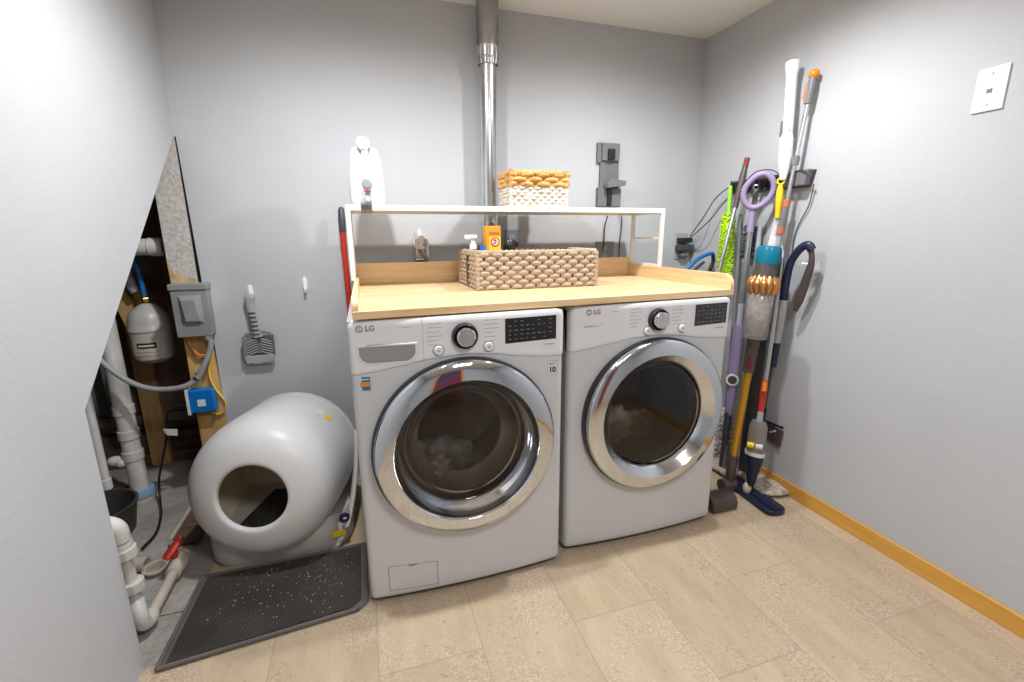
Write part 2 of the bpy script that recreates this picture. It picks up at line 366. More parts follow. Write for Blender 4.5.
struct(MB().box((-3.20,.47,.30), (-3.13,.55,H-.02)).build('trim_stud_behind_pipe', 'greyfound', bevel=.002))
struct(MB().prism([(XL+.001,.003,1.628),(XL+.028,.003,0),(XL+.040,.003,0),(XL+.012,.003,1.628)], (0,.008,0)).build('trim_wall_gap', 'black'))
struct(MB().box((-2.685,-.36,0), (XL-.03,-.01,.036)).build('trim_bottom_plate', 'sill', bevel=.002))
struct(MB().box((-2.70,-.36,0), (-2.686,-.01,.04)).build('trim_plate_edge', 'pvc_old'))
# pine baseboard along the right wall, stub at the left wall
def baseb(x0, x1, y0, y1, nm): return struct(MB().box((x0,y0,0), (x1,y1,.066)).build(nm, 'bb', bevel=.003))
baseb(-.013, 0, YR, 0, 'baseboard_right')
baseb(-.508, -.013, -.013, 0, 'baseboard_back')
baseb(XL, 0, YR, YR+.013, 'baseboard_rear')
# rear wall door with pine casing (seen in the chrome)
struct(MB().box((-1.95,YR+.0,0),(-1.87,YR+.02,2.1)).box((-1.17,YR,0),(-1.09,YR+.02,2.1)).box((-1.87,YR,2.02),(-1.17,YR+.02,2.1)).build('trim_door_casing', 'bb', bevel=.002))
dr = struct(MB().box((-1.87,YR,.01),(-1.17,YR+.012,2.02)).build('door_1', 'quilt'))  # unseen door, coloured for the red and navy cloth mirrored in the chrome
# wall switch plate with phone jack on the right wall
t = thing('wall_plate', 'white phone jack wall plate high on the right wall', 'wall plate', (0,-1.316,1.648))
MB().box((-.006,-1.355,1.586),(0,-1.277,1.711)).build('cover_plate', 'plastic_white', t, bevel=.003)
MB().box((-.0075,-1.322,1.638),(-.005,-1.309,1.650)).build('jack_opening', 'mgrey', t)
for z in (1.604, 1.693): MB().lathe([(0,.0015),(.003,.001),(.0035,0)], (-.006,-1.316,z), (-1,0,0), 10).build('screw', 'lgrey', t)

# ================================================================== LAUNDRY MACHINES
MW, MH, BOW, RR = .694, .985, .018, .020
def front_y(u, F):    # u 0..1 across the front
    y = F - BOW*(1-(2*u-1)**2); d = min(u, 1-u)*MW
    if d < RR: y += RR - math.sqrt(max(0, RR*RR-(RR-d)**2))
    return y
def machine(name, label, cat, x0, F, dx, washer):
    x1 = x0+MW; yb = -.16; cx, cz = x0+dx, .546
    t = thing(name, label, cat, (x0+MW/2, (F+yb)/2, 0))
    us = sorted(set([0,.004,.009,.016,.024,.03] + [i/72 for i in range(3,70)] + [1-k for k in (0,.004,.009,.016,.024,.03)]))
    zs = [.022,.026,.035] + [.04+(.98-.04)*i/90 for i in range(1,90)] + [.98]
    b = MB(); nu, nz = len(us), len(zs)
    for u in us:
        for z in zs:
            ins = .005 if z < .024 else (.002 if z < .03 else 0)
            b.v.append(V((x0+u*MW, front_y(u,F)+ins, z)))
    for i in range(nu-1):
        for j in range(nz-1):
            xc = x0+(us[i]+us[i+1])/2*MW; zc = (zs[j]+zs[j+1])/2
            if math.hypot(xc-cx, zc-cz) < .232: continue
            a = i*nz+j; b.f.append((a, a+nz, a+nz+1, a+1))
    # sides, back, top
    k = len(b.v); yl = front_y(0,F)
    for x in (x0, x1):
        q = len(b.v); b.v += [V((x,yl,.022)),V((x,yb,.022)),V((x,yb,.98)),V((x,yl,.98))]; b.f.append((q,q+1,q+2,q+3))
    q = len(b.v); b.v += [V((x0,yb,.022)),V((x1,yb,.022)),V((x1,yb,.98)),V((x0,yb,.98))]; b.f.append((q,q+1,q+2,q+3))
    top = [V((x0+u*MW, front_y(u,F), .98)) for u in us] + [V((x1,yb,.98)), V((x0,yb,.98))]
    q = len(b.v); b.v += top; b.f.append(tuple(range(q,q+len(top))))
    b.build('cabinet', 'white', t)
    # bolted side crease plates
    MB().box((x0+.03,F+.03,.006),(x1-.03,yb-.02,.024)).build('base_pan', 'black', t)
    for fx in (x0+.07, x1-.07):
        for fy_ in (F+.07, yb-.07): MB().lathe([(0,0),(.024,0),(.024,.012),(.012,.014),(.012,.022)], (fx,fy_,0), (0,0,1), 16).build('foot', 'rubber', t)
    # control panel: proud of the cabinet, lower edge arches over the door
    key = [(0,.820),(.1,.828),(.2,.840),(.35,.857),(.5,.863),(.64,.855),(.78,.838),(.9,.829),(1,.826)]
    def seam(u):
        for (a,za),(c,zc) in zip(key, key[1:]):
            if a <= u <= c: s = (u-a)/(c-a); s = s*s*(3-2*s)*.4+s*.6; return za+(zc-za)*s
    p = MB(); nv = 14; W2 = us
    for u in W2:
        zb = seam(u); d = min(u,1-u)*MW; zt = MH-.001
        rc = .03
        if d < rc: zt -= (rc-math.sqrt(max(0,rc*rc-(rc-d)**2)))*.6
        y = front_y(u,F); n = [(y+.001, zb-.003),(y-.004, zb-.001),(y-.0065, zb+.003)] + [(y-.0065-.0, zb+.003+(zt-.012-zb-.003)*k/nv) for k in range(1,nv+1)] + [(y-.003, zt-.003),(y+.003,zt),(y+.03,zt+.001)]
        for yy, zz in n: p.v.append(V((x0+u*MW,yy,zz)))
    m = nv+6
    for i in range(len(W2)-1):
        for j in range(m-1): a = i*m+j; p.f.append((a,a+m,a+m+1,a+1))
    # close the sides
    q0 = [V(p.v[j]) for j in range(m)]; q1 = [V(p.v[(len(W2)-1)*m+j]) for j in range(m)]
    for Q, x in ((q0,x0),(q1,x1)):
        k = len(p.v); p.v += Q+[V((x,F+.03,Q[0].z))]; p.f.append(tuple(range(k,k+m+1)))
    pan = p.build('control_panel', 'whitepanel', t)
    yp = lambda x: front_y((x-x0)/MW, F)-.0065
    # display
    dxa, dxb = (x0+.478, x0+.660) if washer else (x0+.512, x0+.668)
    ya, yb_ = yp(dxa), yp(dxb)
    MB().prism([(dxa,ya-.0002,.884),(dxb,yb_-.0002,.886),(dxb,yb_-.0002,.966),(dxa,ya-.0002,.966)], (0,-.0016,0)).build('display', 'display', pan)
    mk = MB()
    rnd = random.Random(3)
    for r in range(5):
        for c in range(8 if washer else 7):
            if rnd.random() < .25: continue
            xx = dxa+.012+c*.0205; zz = .955-r*.0145; w = .005+rnd.random()*.007
            f = (xx-dxa)/(dxb-dxa); y0 = ya+(yb_-ya)*f-.0019
            mk.box((xx,y0-.0003,zz-.0008),(xx+w,y0+.0002,zz+.0008))
    mk.build('display_marks', 'ink', pan)
    # programme dial
    kx, kz = x0+.345, .921; ky = yp(kx)
    MB().lathe([(.0,.002),(.030,.004),(.0315,.012),(.036,.018),(.0405,.014),(.042,.004),(.042,-.004)], (kx,ky,kz), (0,-1,0), 40).build('dial_ring', 'black', pan)
    kn = MB().lathe([(0,.034),(.026,.034),(.0295,.031),(.031,.022),(.032,.004)], (kx,ky,kz), (0,-1,0), 40).build('program_dial', 'chrome2', pan)
    MB().box((kx-.0015,ky-.0352,kz+.004),(kx+.0015,ky-.0335,kz+.024)).build('dial_pointer', 'lgrey', kn)
    for bx in ((x0+.262, x0+.422) if washer else (x0+.305, x0+.455)):
        by = yp(bx)
        MB().lathe([(0,.008),(.0125,.008),(.0145,.006),(.0150,0)], (bx,by,.880), (0,-1,0), 24).build('button', 'whitepanel', pan)
        MB().lathe([(.016,.0014),(.0185,.0014),(.0185,0),(.016,0)], (bx,by,.880), (0,-1,0), 24, closed=True).build('button_ring', 'cup', pan)
        MB().box((bx-.004,by-.0086,.878),(bx+.004,by-.0079,.882)).build('button_icon', 'ink', pan)
    # programme lists: small print either side of the dial
    pl, pq = MB(), MB(); rnd = random.Random(5)
    for k in range(6):
        z = .966-k*.0135
        for pr, sx, w in ((pl, kx-.118+rnd.random()*.004, .03+rnd.random()*.02), (pq, kx+.062, .03+rnd.random()*.02)):
            pr.box((sx,yp(sx+w/2)-.0006,z-.0011),(sx+w,yp(sx+w/2)+.001,z+.0011))
    MB().box((x0+.60,yp(x0+.62)-.0006,.868),(x0+.655,yp(x0+.62)+.001,.8715)).build('motor_print', 'inkl', pan)
    pl.build('programme_print', 'inkl', pan); pq.build('programme_print', 'inkl', pan)
    # maker's mark
    lx = x0+(.034 if washer else .070); ly = yp(lx)-.0004
    MB().lathe([(.0072,.0006),(.0108,.0006),(.0108,-.001),(.0072,-.001)], (lx,ly,.960), (0,-1,0), 28, closed=True).box((lx-.0008,ly-.0006,.955),(lx+.0008,ly+.001,.966)).box((lx-.0008,ly-.0006,.9545),(lx+.005,ly+.001,.9558)).box((lx-.0055,ly-.0006,.9625),(lx-.003,ly+.001,.965)).build('maker_emblem', 'ink', pan)
    text('maker_lettering', 'LG', (lx+.030, yp(lx+.030)-.0008, .960), .0225, 'ink', pan, bold=.0009)
    ix = x0+.112
    ic = MB().box((ix-.062,yp(ix)-.0006,.9095),(ix-.008,yp(ix)+.001,.912))
    ic.build('feature_print', 'inkl', pan)
    MB().lathe([(0,.0006),(.006,.0006),(.007,-.001)], (ix+.012,yp(ix)+.0,.915), (0,-1,0), 16, sy=.7).box((ix+.030,yp(ix)-.0006,.909),(ix+.034,yp(ix)+.001,.920)).box((ix+.042,yp(ix)-.0006,.911),(ix+.07,yp(ix)+.001,.9125)).build('feature_icons', 'ink', pan)
    pr2 = MB().box((x0+.155,yp(x0+.17)-.0006,.958),(x0+.185,yp(x0+.17)+.001,.960)); pr2.build('model_print', 'inkl', pan)
    if washer:
        dw = MB()
        # detergent drawer with recessed scoop
        xa, xb = x0+.028, x0+.192; n = 20
        outer = [(xa,.903),(xb,.903)]
        def cup(ins):
            L = [(xa+ins,.905-ins),(xb-ins,.905-ins)]; r = .032-ins
            for k in range(9): a = R(90)*k/8; L.append((xb-ins-r+r*math.cos(a), .855+ins+r-r*math.sin(a)))
            for k in range(9): a = R(90)*k/8; L.append((xa+ins+r-r*math.sin(a), .855+ins+r-r*math.cos(a)))
            return L
        o_, i_ = cup(-.007), cup(0)
        k = len(dw.v); N = len(o_)
        dw.v += [V((x,yp(x)-.0004,z)) for x,z in o_] + [V((x,yp(x)-.0035,z)) for x,z in cup(-.004)] + [V((x,yp(x)-.003,z)) for x,z in i_]
        for a in range(2):
            for j in range(N): j2 = (j+1)%N; dw.f.append((k+a*N+j,k+a*N+j2,k+(a+1)*N+j2,k+(a+1)*N+j))
        dd = dw.build('detergent_drawer', 'whitepanel', pan)
        gr = MB(); k = 0; C = i_
        gr.v += [V((x,yp(x)-.0012,z)) for x,z in C]; gr.f.append(tuple(range(N)))
        gr.build('drawer_grip_recess', 'cup', dd)
        MB().box((x0+.2155,yp(x0+.216)-.0003,.848),(x0+.217,yp(x0+.216)+.002,.984)).build('drawer_seam', 'inkl', pan)
        # filter cover
        fxa, fxb = x0+.064, x0+.225; fm = (fxa+fxb)/2; fy0 = front_y((fm-x0)/MW,F)
        fcv = MB().prism([(fxa,front_y((fxa-x0)/MW,F)+.004,.048),(fxb,front_y((fxb-x0)/MW,F)+.004,.042),(fxb,front_y((fxb-x0)/MW,F)+.004,.130),(fxa,front_y((fxa-x0)/MW,F)+.004,.140)], (0,-.0052,0)).build('filter_cover', 'white', t, bevel=.0012)
        gx = []
        def bar(a, b_, w=.0012):
            ya_, yb2 = front_y((a[0]-x0)/MW,F)-.0004, front_y((b_[0]-x0)/MW,F)-.0004
            return MB.tube(sm, [(a[0],ya_,a[1]),(b_[0],yb2,b_[1])], w, 6)
        sm = MB(); cs = [(fxa-.001,.047),(fxb+.001,.041),(fxb+.001,.131),(fxa-.001,.141)]
        for a, b_ in zip(cs, cs[1:]+cs[:1]): bar(a, b_)
        sm.build('filter_cover_seam', 'ink', fcv)
        MB().box((fm-.014,fy0-.0022,.131),(fm+.012,fy0+.003,.1365)).build('filter_cover_latch', 'ink', fcv)
        # stickers
        sx = x0+.024; sy_ = front_y(.05,F)
        st = MB().prism([(sx,sy_+.0025,.768),(sx+.029,sy_-.0022,.768),(sx+.029,sy_-.0022,.811),(sx,sy_+.0025,.811)], (0,-.0012,0)).build('feature_sticker', 'sblue', t)
        MB().prism([(sx-.0004,sy_+.0008,.781),(sx+.0294,sy_-.0038,.781),(sx+.0294,sy_-.0038,.795),(sx-.0004,sy_+.0008,.795)], (0,-.0006,0)).build('sticker_band', 'orange', st)
        MB().prism([(sx+.003,sy_+.0004,.802),(sx+.026,sy_-.0034,.802),(sx+.026,sy_-.0034,.805),(sx+.003,sy_+.0004,.805)], (0,-.0006,0)).build('sticker_line', 'label', st)
        wx = x0+.650; wy = front_y((wx-x0)/MW,F)
        wr = MB().box((wx-.018,wy-.0015,.756),(wx+.018,wy+.003,.808)).build('warranty_sticker', 'lgrey', t)
        MB().box((wx-.0155,wy-.0020,.7585),(wx+.0155,wy-.001,.8055)).build('sticker_face', 'whitepanel', wr)
        text('sticker_number', '10', (wx, wy-.0026, .775), .028, 'inkd', wr, bold=.0012, sx=.9)
        MB().box((wx-.013,wy-.0026,.798),(wx+.013,wy-.0019,.800)).box((wx-.013,wy-.0026,.7935),(wx+.010,wy-.0019,.7948)).build('sticker_line', 'inkd', wr)
    # ---- door
    yF = front_y(.5,F)
    c = (cx, yF, cz)
    dlab = 'door'
    gk = MB().lathe([(.292,-.012),(.305,-.012),(.3065,.004),(.3045,.016),(.298,.018)], c, (0,-1,0), 96).build('door_gasket', 'black', t)
    if washer:
        prof = [(.2995,.008),(.3005,.022),(.298,.031),(.292,.036),(.270,.044),(.246,.049),(.241,.050),(.238,.047),(.236,.040),(.231,.020),(.222,.004),(.2085,-.012),(.2060,-.020)]
    else:
        prof = [(.2995,.008),(.3005,.022),(.298,.031),(.292,.036),(.268,.043),(.250,.047),(.245,.048),(.242,.045),(.238,.041),(.222,.026),(.212,.016),(.2090,.008)]
    door = MB().lathe(prof, c, (0,-1,0), 128).build('door', 'chrome' if washer else 'chromed', t, sharp=50)
    gz = prof[-1][1]
    if washer:
        MB().lathe([(0,gz+.012),(.07,gz+.0105),(.14,gz+.007),(.19,gz+.002),(.2062,gz-.002)], c, (0,-1,0), 96).build('door_glass', 'glass', door)
        MB().lathe([(.2062,gz-.001),(.2062,gz-.03),(.196,gz-.032),(.188,gz-.05),(.176,-.10),(.150,-.118)], c, (0,-1,0), 96).build('glass_bowl_rim', 'darksteel', door)
        MB().lathe([(.182,-.03),(.186,-.028),(.186,-.034),(.182,-.036)], c, (0,-1,0), 96, closed=True).build('bowl_ring', 'chrome2', door)
    else:
        MB().lathe([(0,gz+.014),(.07,gz+.012),(.14,gz+.008),(.19,gz+.002),(.2092,gz-.004)], c, (0,-1,0), 96).build('door_glass', 'glass2', door)
        MB().lathe([(.2062,gz-.004),(.2062,-.03),(.196,-.05)], c, (0,-1,0), 96).build('glass_bowl_rim', 'darksteel', door)
        MB().lathe([(.1990,gz-.0075),(.2060,gz-.0045),(.2060,gz-.009),(.1990,gz-.011)], c, (0,-1,0), 96, closed=True).build('bowl_ring', 'chrome2', door)
    dc = (cx, yF, cz)
    dr_ = MB().lathe([(.225,-.05),(.262,-.12),(.262,-.50),(.20,-.54),(.0,-.555)], dc, (0,-1,0), 72).build('drum', 'darksteel', t)
    for k in range(3):
        a = R(35+120*k); er = V((math.cos(a),0,math.sin(a))); et = V((-math.sin(a),0,math.cos(a)))
        o = V(dc); P = [o+er*.262+et*.045, o+er*.262-et*.045, o+er*.205-et*.012, o+er*.205+et*.012]
        P = [p_+V((0,.15,0)) for p_ in P]; MB().prism(P, (0,.32,0)).build('drum_lifter', 'mgrey', dr_, bevel=.006)
    return t, c
washer, wc = machine('washing_machine', 'white front load washing machine with detergent drawer and chrome door, on the left', 'washing machine', -1.9247, -.929, .344, True)
dryer, dc = machine('clothes_dryer', 'white clothes dryer with smoked door glass, between the washer and the tools', 'clothes dryer', -1.1939, -.890, .360, False)
# laundry inside the drums
def heap(name, m, c, seed, spots, label):
    b = MB(); rnd = random.Random(seed)
    for (dx, dy, dz, r, sx, sz) in spots:
        k = len(b.v); seg, ring = 28, 18
        for i in range(ring+1):
            th = PI*i/ring
            for j in range(seg):
                an = 2*PI*j/seg; d = V((math.sin(th)*math.cos(an)*sx, math.sin(th)*math.sin(an), math.cos(th)*sz))
                nn = mnoise.noise(d*2.3+V((seed*3+dx*9,dz*7,0)))*.5 + mnoise.noise(d*6+V((seed,0,dx)))*.16
                p = V(c)+V((dx,dy,dz))+d*r*(1+nn)
                q = V((p.x-c[0],0,p.z-c[2])); 
                if q.length > .255: q *= .255/q.length; p.x = c[0]+q.x; p.z = c[2]+q.z
                b.v.append(p)
        for i in range(ring):
            for j in range(seg):
                a0 = k+i*seg+j; a1 = k+i*seg+(j+1)%seg; b.f.append((a0,a0+seg,a1+seg,a1))
    return tag(b.build(name, m, None, sharp=80), label, 'clothes')
heap('laundry_item', 'cloth', wc, 1, [(-.06,.25,-.16,.11,1.2,.7)], 'dark grey cloth lying low behind the washing machine door glass')
heap('laundry_item', 'clothw', wc, 4, [(-.10,.17,-.13,.055,1.3,.6)], 'pale rumpled cloth at the lower left behind the washer door glass')
heap('laundry_item', 'tan', wc, 6, [(.04,.22,-.19,.05,1.4,.6)], 'tan cloth at the bottom of the washing machine drum')
heap('laundry_item', 'clothw', dc, 8, [(-.07,.22,-.12,.085,1.1,.9)], 'pale grey cloth at the left behind the dryer door glass')
heap('laundry_item', 'tan', dc, 9, [(.06,.24,-.14,.08,1.2,.6)], 'brown cloth in the middle behind the dryer door glass')

# ================================================================== WORKTOP
ZT = 1.014
wt = thing('worktop', 'light wooden butcher block worktop spanning the washer and dryer', 'worktop', (-1.2,-.5,.987))
MB().prism([(-1.906,-.953,.990),(-.487,-.886,.990),(-.487,-.125,.990),(-1.906,-.125,.990)], (0,0,ZT-.990)).build('board', 'wood', wt, bevel=.002)
MB().box((-1.906,-.142,ZT),(-.487,-.124,ZT+.094)).build('back_lip', 'woodlip', wt, bevel=.002)
def lip(x, yf, h):
    r = min(.045, h*.8); P = [(x,-.142,ZT-.0),(x,-.142,ZT+h)]
    for k in range(9): a = R(90)*k/8; P.append((x, yf+.004+r-r*math.sin(a), ZT+h-r+r*math.cos(a)))
    P += [(x,yf+.004,ZT-.0)]
    return MB().prism(P, (.018,0,0))
lip(-1.906,-.953,.040).build('side_lip', 'woodlipy', wt, bevel=.002)
lip(-.505,-.890,.058).build('side_lip', 'woodlipy', wt, bevel=.002)

# ================================================================== SHELF on the side lips
sh = thing('metal_shelf', 'slim white metal shelf frame standing on the side lips of the wooden worktop', 'shelf', (-1.2,-.27,1.08))
xl, xr, yf_, yr_, zt_ = -1.907, -.492, -.40, -.15, 1.345
bt = .009
fr = MB()
for (yy, x0_, x1_) in ((yf_,xl,xr),(yr_,xl,xr)):
    fr.box((x0_-bt,yy-.007,zt_-.022),(x1_+bt,yy+.007,zt_))
for xx in (xl,xr): fr.box((xx-bt,yf_+.007,zt_-.022),(xx+bt,yr_-.007,zt_))
fr.build('top_frame', 'shelfwhite', sh, bevel=.0015)
MB().box((xl+.002,yf_+.004,zt_-.010),(xr-.002,yr_-.004,zt_-.004)).build('shelf_plate', 'mesh', sh)
for xx, zf in ((xl,ZT+.040),(xr,ZT+.058)):
    for yy in (yf_,yr_): MB().box((xx-bt,yy-.007,zf),(xx+bt,yy+.007,zt_-.022)).build('leg', 'shelfwhite', sh, bevel=.0015)
    MB().box((xx-.006,yf_+.007,zf),(xx+.006,yr_-.007,zf+.012)).build('foot_rail', 'shelfwhite', sh, bevel=.001)
    MB().box((xx-.004,yf_+.007,1.203),(xx+.004,yr_-.007,1.213)).build('side_rail', 'shelfwhite', sh, bevel=.001)

# ================================================================== DUCT
du = thing('vent_duct', 'shiny galvanised round vent duct running up the back wall to the ceiling', 'duct', (-1.243,-.11,1.0))
MB().tube([(-1.262,-.078,.70),(-1.258,-.078,1.30),(-1.253,-.078,2.03)], .041, 40).build('duct_pipe', 'galv', du)
MB().tube([(-1.253,-.078,2.005),(-1.251,-.078,H)], .050, 40).build('upper_duct', 'galvd', du)
cr = MB(); N = 60
pr_ = []
for k in range(N*2+1): pass
k0 = 0
for iz, (z, r) in enumerate(((2.060,.0525),(2.030,.0515),(1.985,.0455))):
    for j in range(N): a = 2*PI*j/N; rr = r+(.0022 if j%3==0 else 0)*(1 if iz else .3); cr.v.append(V((-1.253+rr*math.cos(a),-.078+rr*math.sin(a),z)))
for i in range(2):
    for j in range(N): cr.f.append((i*N+j,i*N+(j+1)%N,(i+1)*N+(j+1)%N,(i+1)*N+j))
cr.build('crimped_collar', 'galv', du, sharp=20)
MB().box((-1.242,-.1215,1.30),(-1.2405,-.1195,2.0)).build('duct_seam', 'galvd', du)

# ================================================================== BASKETS
def weave_side(b, o, u, v, n, w, h, rows, cols, amp, flip=0, ru=6, rv=5, jit=.18, seed=0, lo=.37):
    o, u, v, n = V(o), V(u).normalized(), V(v).normalized(), V(n).normalized()
    NU, NV = cols*ru, rows*rv
    def fn(a, c):
        cc = c*rows; i = min(rows-1, int(cc)); t = cc-i
        ww = math.cos(PI*(a*cols+i+flip)); s = math.sqrt(max(0, math.sin(PI*t)))
        j = mnoise.noise(V((a*cols*.9+seed*5, i*3.1, seed)))*jit
        dip = ((1-ww)/2)**4
        d = amp*(s*(.95-(1.75-lo)*dip)+j*s)-.0006
        sag = (mnoise.noise(V((a*7, seed+i*2.0, 1)))*.12)*h/rows
        return o + u*(a*w) + v*(c*h+sag*(0 if c in (0,1) else 1)) + n*d
    b.grid(fn, NU, NV)
# big rectangular basket on the worktop
bx0, bx1, by0, by1, bz0, bz1 = -1.444, -.930, -.580, -.245, ZT+.002, 1.162
bk = thing('woven_basket', 'large rectangular grey brown woven basket standing on the wooden worktop', 'basket', ((bx0+bx1)/2,(by0+by1)/2,ZT))
b = MB(); W_, D_, H_ = bx1-bx0, by1-by0, bz1-bz0
weave_side(b, (bx0,by0,bz0), (1,0,0), (0,0,1), (0,-1,0), W_, H_, 8, 19, .0085, seed=1)
weave_side(b, (bx0,by1,bz0), (1,0,0), (0,0,1), (0,1,0), W_, H_, 8, 19, .0085, seed=2)
weave_side(b, (bx0,by1,bz0), (0,-1,0), (0,0,1), (-1,0,0), D_, H_, 8, 12, .0085, seed=3)
weave_side(b, (bx1,by0,bz0), (0,1,0), (0,0,1), (1,0,0), D_, H_, 8, 12, .0085, seed=4)
g = .012
weave_side(b, (bx0+g,by1-g,bz0+.01), (1,0,0), (0,0,1), (0,-1,0), W_-2*g, H_-.01, 8, 26, .005, seed=5)
weave_side(b, (bx0+g,by0+g,bz0+.01), (1,0,0), (0,0,1), (0,1,0), W_-2*g, H_-.01, 8, 26, .005, seed=6)
weave_side(b, (bx0+g,by0+g,bz0+.01), (0,1,0), (0,0,1), (1,0,0), D_-2*g, H_-.01, 8, 16, .005, seed=7)
weave_side(b, (bx1-g,by0+g,bz0+.01), (0,1,0), (0,0,1), (-1,0,0), D_-2*g, H_-.01, 8, 16, .005, seed=8)
b.build('woven_sides', 'weave', bk, sharp=60)
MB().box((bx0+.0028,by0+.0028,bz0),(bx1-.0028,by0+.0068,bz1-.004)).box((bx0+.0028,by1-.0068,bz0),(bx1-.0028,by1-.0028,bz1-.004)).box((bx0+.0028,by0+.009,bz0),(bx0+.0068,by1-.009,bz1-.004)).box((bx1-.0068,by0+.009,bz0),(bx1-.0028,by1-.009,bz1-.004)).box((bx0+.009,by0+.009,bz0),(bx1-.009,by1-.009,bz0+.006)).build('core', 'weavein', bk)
def rope_rim(b, corners, r, pitch, amp):
    for a, c in zip(corners, corners[1:]+corners[:1]):
        a, c = V(a), V(c); L = (c-a).length; n = max(4, int(L/pitch*6)); pts = [lerp(a,c,i/n) for i in range(n+1)]
        rs = [r*(1+amp*math.sin(2*PI*i/6)) for i in range(n+1)]; b.tube(pts, rs, 10)
rim = MB(); e = .004
for cx__ in (bx0+.001,bx1-.001):
    for cy__ in (by0+.001,by1-.001): rim.tube([(cx__,cy__,bz0+(bz1-bz0)*i/40) for i in range(41)], [.0088*(1+.10*math.sin(2*PI*i/5)) for i in range(41)], 10)
rope_rim(rim, [(bx0+e,by0+e,bz1-.001),(bx1-e,by0+e,bz1-.001),(bx1-e,by1-e,bz1-.001),(bx0+e,by1-e,bz1-.001)], .0085, .022, .16)
rim.build('rim', 'weave', bk, sharp=60)
# small two tone basket on the shelf
sx0, sx1, sy0, sy1, sz0, sz1 = -1.232, -.966, -.345, -.185, 1.347, 1.500
sb = thing('straw_basket', 'small straw basket, whitewashed below and natural above, on the white shelf', 'basket', ((sx0+sx1)/2,(sy0+sy1)/2,sz0))
def ring4(b, x0, x1, y0, y1, z0, z1, rows, cu, cv, amp, s0):
    weave_side(b, (x0,y0,z0), (1,0,0), (0,0,1), (0,-1,0), x1-x0, z1-z0, rows, cu, amp, seed=s0, jit=.6)
    weave_side(b, (x0,y1,z0), (1,0,0), (0,0,1), (0,1,0), x1-x0, z1-z0, rows, cu, amp, seed=s0+1, jit=.6)
    weave_side(b, (x0,y1,z0), (0,-1,0), (0,0,1), (-1,0,0), y1-y0, z1-z0, rows, cv, amp, seed=s0+2, jit=.6)
    weave_side(b, (x1,y0,z0), (0,1,0), (0,0,1), (1,0,0), y1-y0, z1-z0, rows, cv, amp, seed=s0+3, jit=.6)
b = MB(); ring4(b, sx0,sx1,sy0,sy1,sz0,sz0+.088,6,15,9,.006,20); [b.tube([(a_,c_,sz0+.088*i/16) for i in range(17)], [.006*(1+.12*math.sin(2*PI*i/4)) for i in range(17)], 8) for a_ in (sx0,sx1) for c_ in (sy0,sy1)]; b.build('whitewashed_weave', 'straww', sb, sharp=60)
b = MB(); ring4(b, sx0-.002,sx1+.002,sy0-.002,sy1+.002,sz0+.088,sz1-.006,3,7,4,.013,30)
[b.tube([(a_,c_,sz0+.088+.068*i/12) for i in range(13)], [.012*(1+.15*math.sin(2*PI*i/4)) for i in range(13)], 10) for a_ in (sx0+.002,sx1-.002) for c_ in (sy0+.002,sy1-.002)]
rope_rim(b, [(sx0,sy0,sz1-.008),(sx1,sy0,sz1-.008),(sx1,sy1,sz1-.008),(sx0,sy1,sz1-.008)], .011, .03, .25)
b.build('natural_braid', 'strawr', sb, sharp=60)
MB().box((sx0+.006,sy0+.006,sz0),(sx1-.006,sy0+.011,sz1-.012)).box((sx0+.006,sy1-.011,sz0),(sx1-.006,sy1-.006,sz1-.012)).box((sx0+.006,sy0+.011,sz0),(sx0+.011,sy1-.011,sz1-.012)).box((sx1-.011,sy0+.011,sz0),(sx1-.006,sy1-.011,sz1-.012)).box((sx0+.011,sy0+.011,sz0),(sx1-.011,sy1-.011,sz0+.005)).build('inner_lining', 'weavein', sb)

# things in the big basket
zb0 = bz0+.007
cp = UY(492,251,-.40)
cx_ = cp.x; 
ct = thing('baking_soda_carton', 'orange and yellow carton with a round red badge poking out of the woven basket', 'carton', (cx_,-.40,zb0))
w2 = .033
topz = UY(492,226,-.40).z
MB().box((cx_-w2,-.425,zb0),(cx_+w2,-.375,topz)).build('carton_box', 'amber', ct, bevel=.002)
face = MB().box((cx_-.020,-.4262,zb0+.01),(cx_+w2-.001,-.4248,topz-.045)).build('carton_front', 'cartony', ct)
bc = V((cx_+.007,-.4264,UY(493,242,-.42).z))
MB().lathe([(.0145,.0005),(.0195,.0005),(.0195,-.001),(.0145,-.001)], bc, (0,-1,0), 28, closed=True).build('badge_ring', 'logored', ct)
MB().lathe([(0,.0004),(.0146,.0004),(.0146,-.001)], bc, (0,-1,0), 28).build('badge_disc', 'label', ct)
MB().tube([bc+V((-.009,-.0008,-.006)),bc+V((-.001,-.0008,-.004)),bc+V((.004,-.0008,.006)),bc+V((-.003,-.0008,.009))], .0026, 8).box(bc+V((-.008,-.0016,.0065)), bc+V((.003,-.0002,.0115))).build('arm_and_hammer_mark', 'logored', ct)
MB().box((cx_-.018,-.4262,topz-.034),(cx_+.026,-.4250,topz-.024)).build('carton_lettering', 'dorange', ct)
MB().tube([(cx_-.014,-.40,topz+.004),(cx_-.012,-.40,topz-.001),(cx_+.010,-.40,topz-.001),(cx_+.014,-.40,topz+.004)], .006, 10).lathe([(0,.014),(.010,.012),(.013,0),(.013,-.010)], (cx_,-.40,topz), (0,0,1), 16).build('pour_spout', 'black', ct)
p_ = UY(473,240,-.42)
sp = thing('spray_bottle', 'white trigger spray bottle beside the orange carton in the basket', 'bottle', (p_.x,-.42,zb0))
MB().lathe([(0,0),(.030,0),(.032,.01),(.032,.11),(.020,.145),(.012,.15)], (p_.x,-.42,zb0), (0,0,1), 24).build('bottle_body', 'clear', sp)
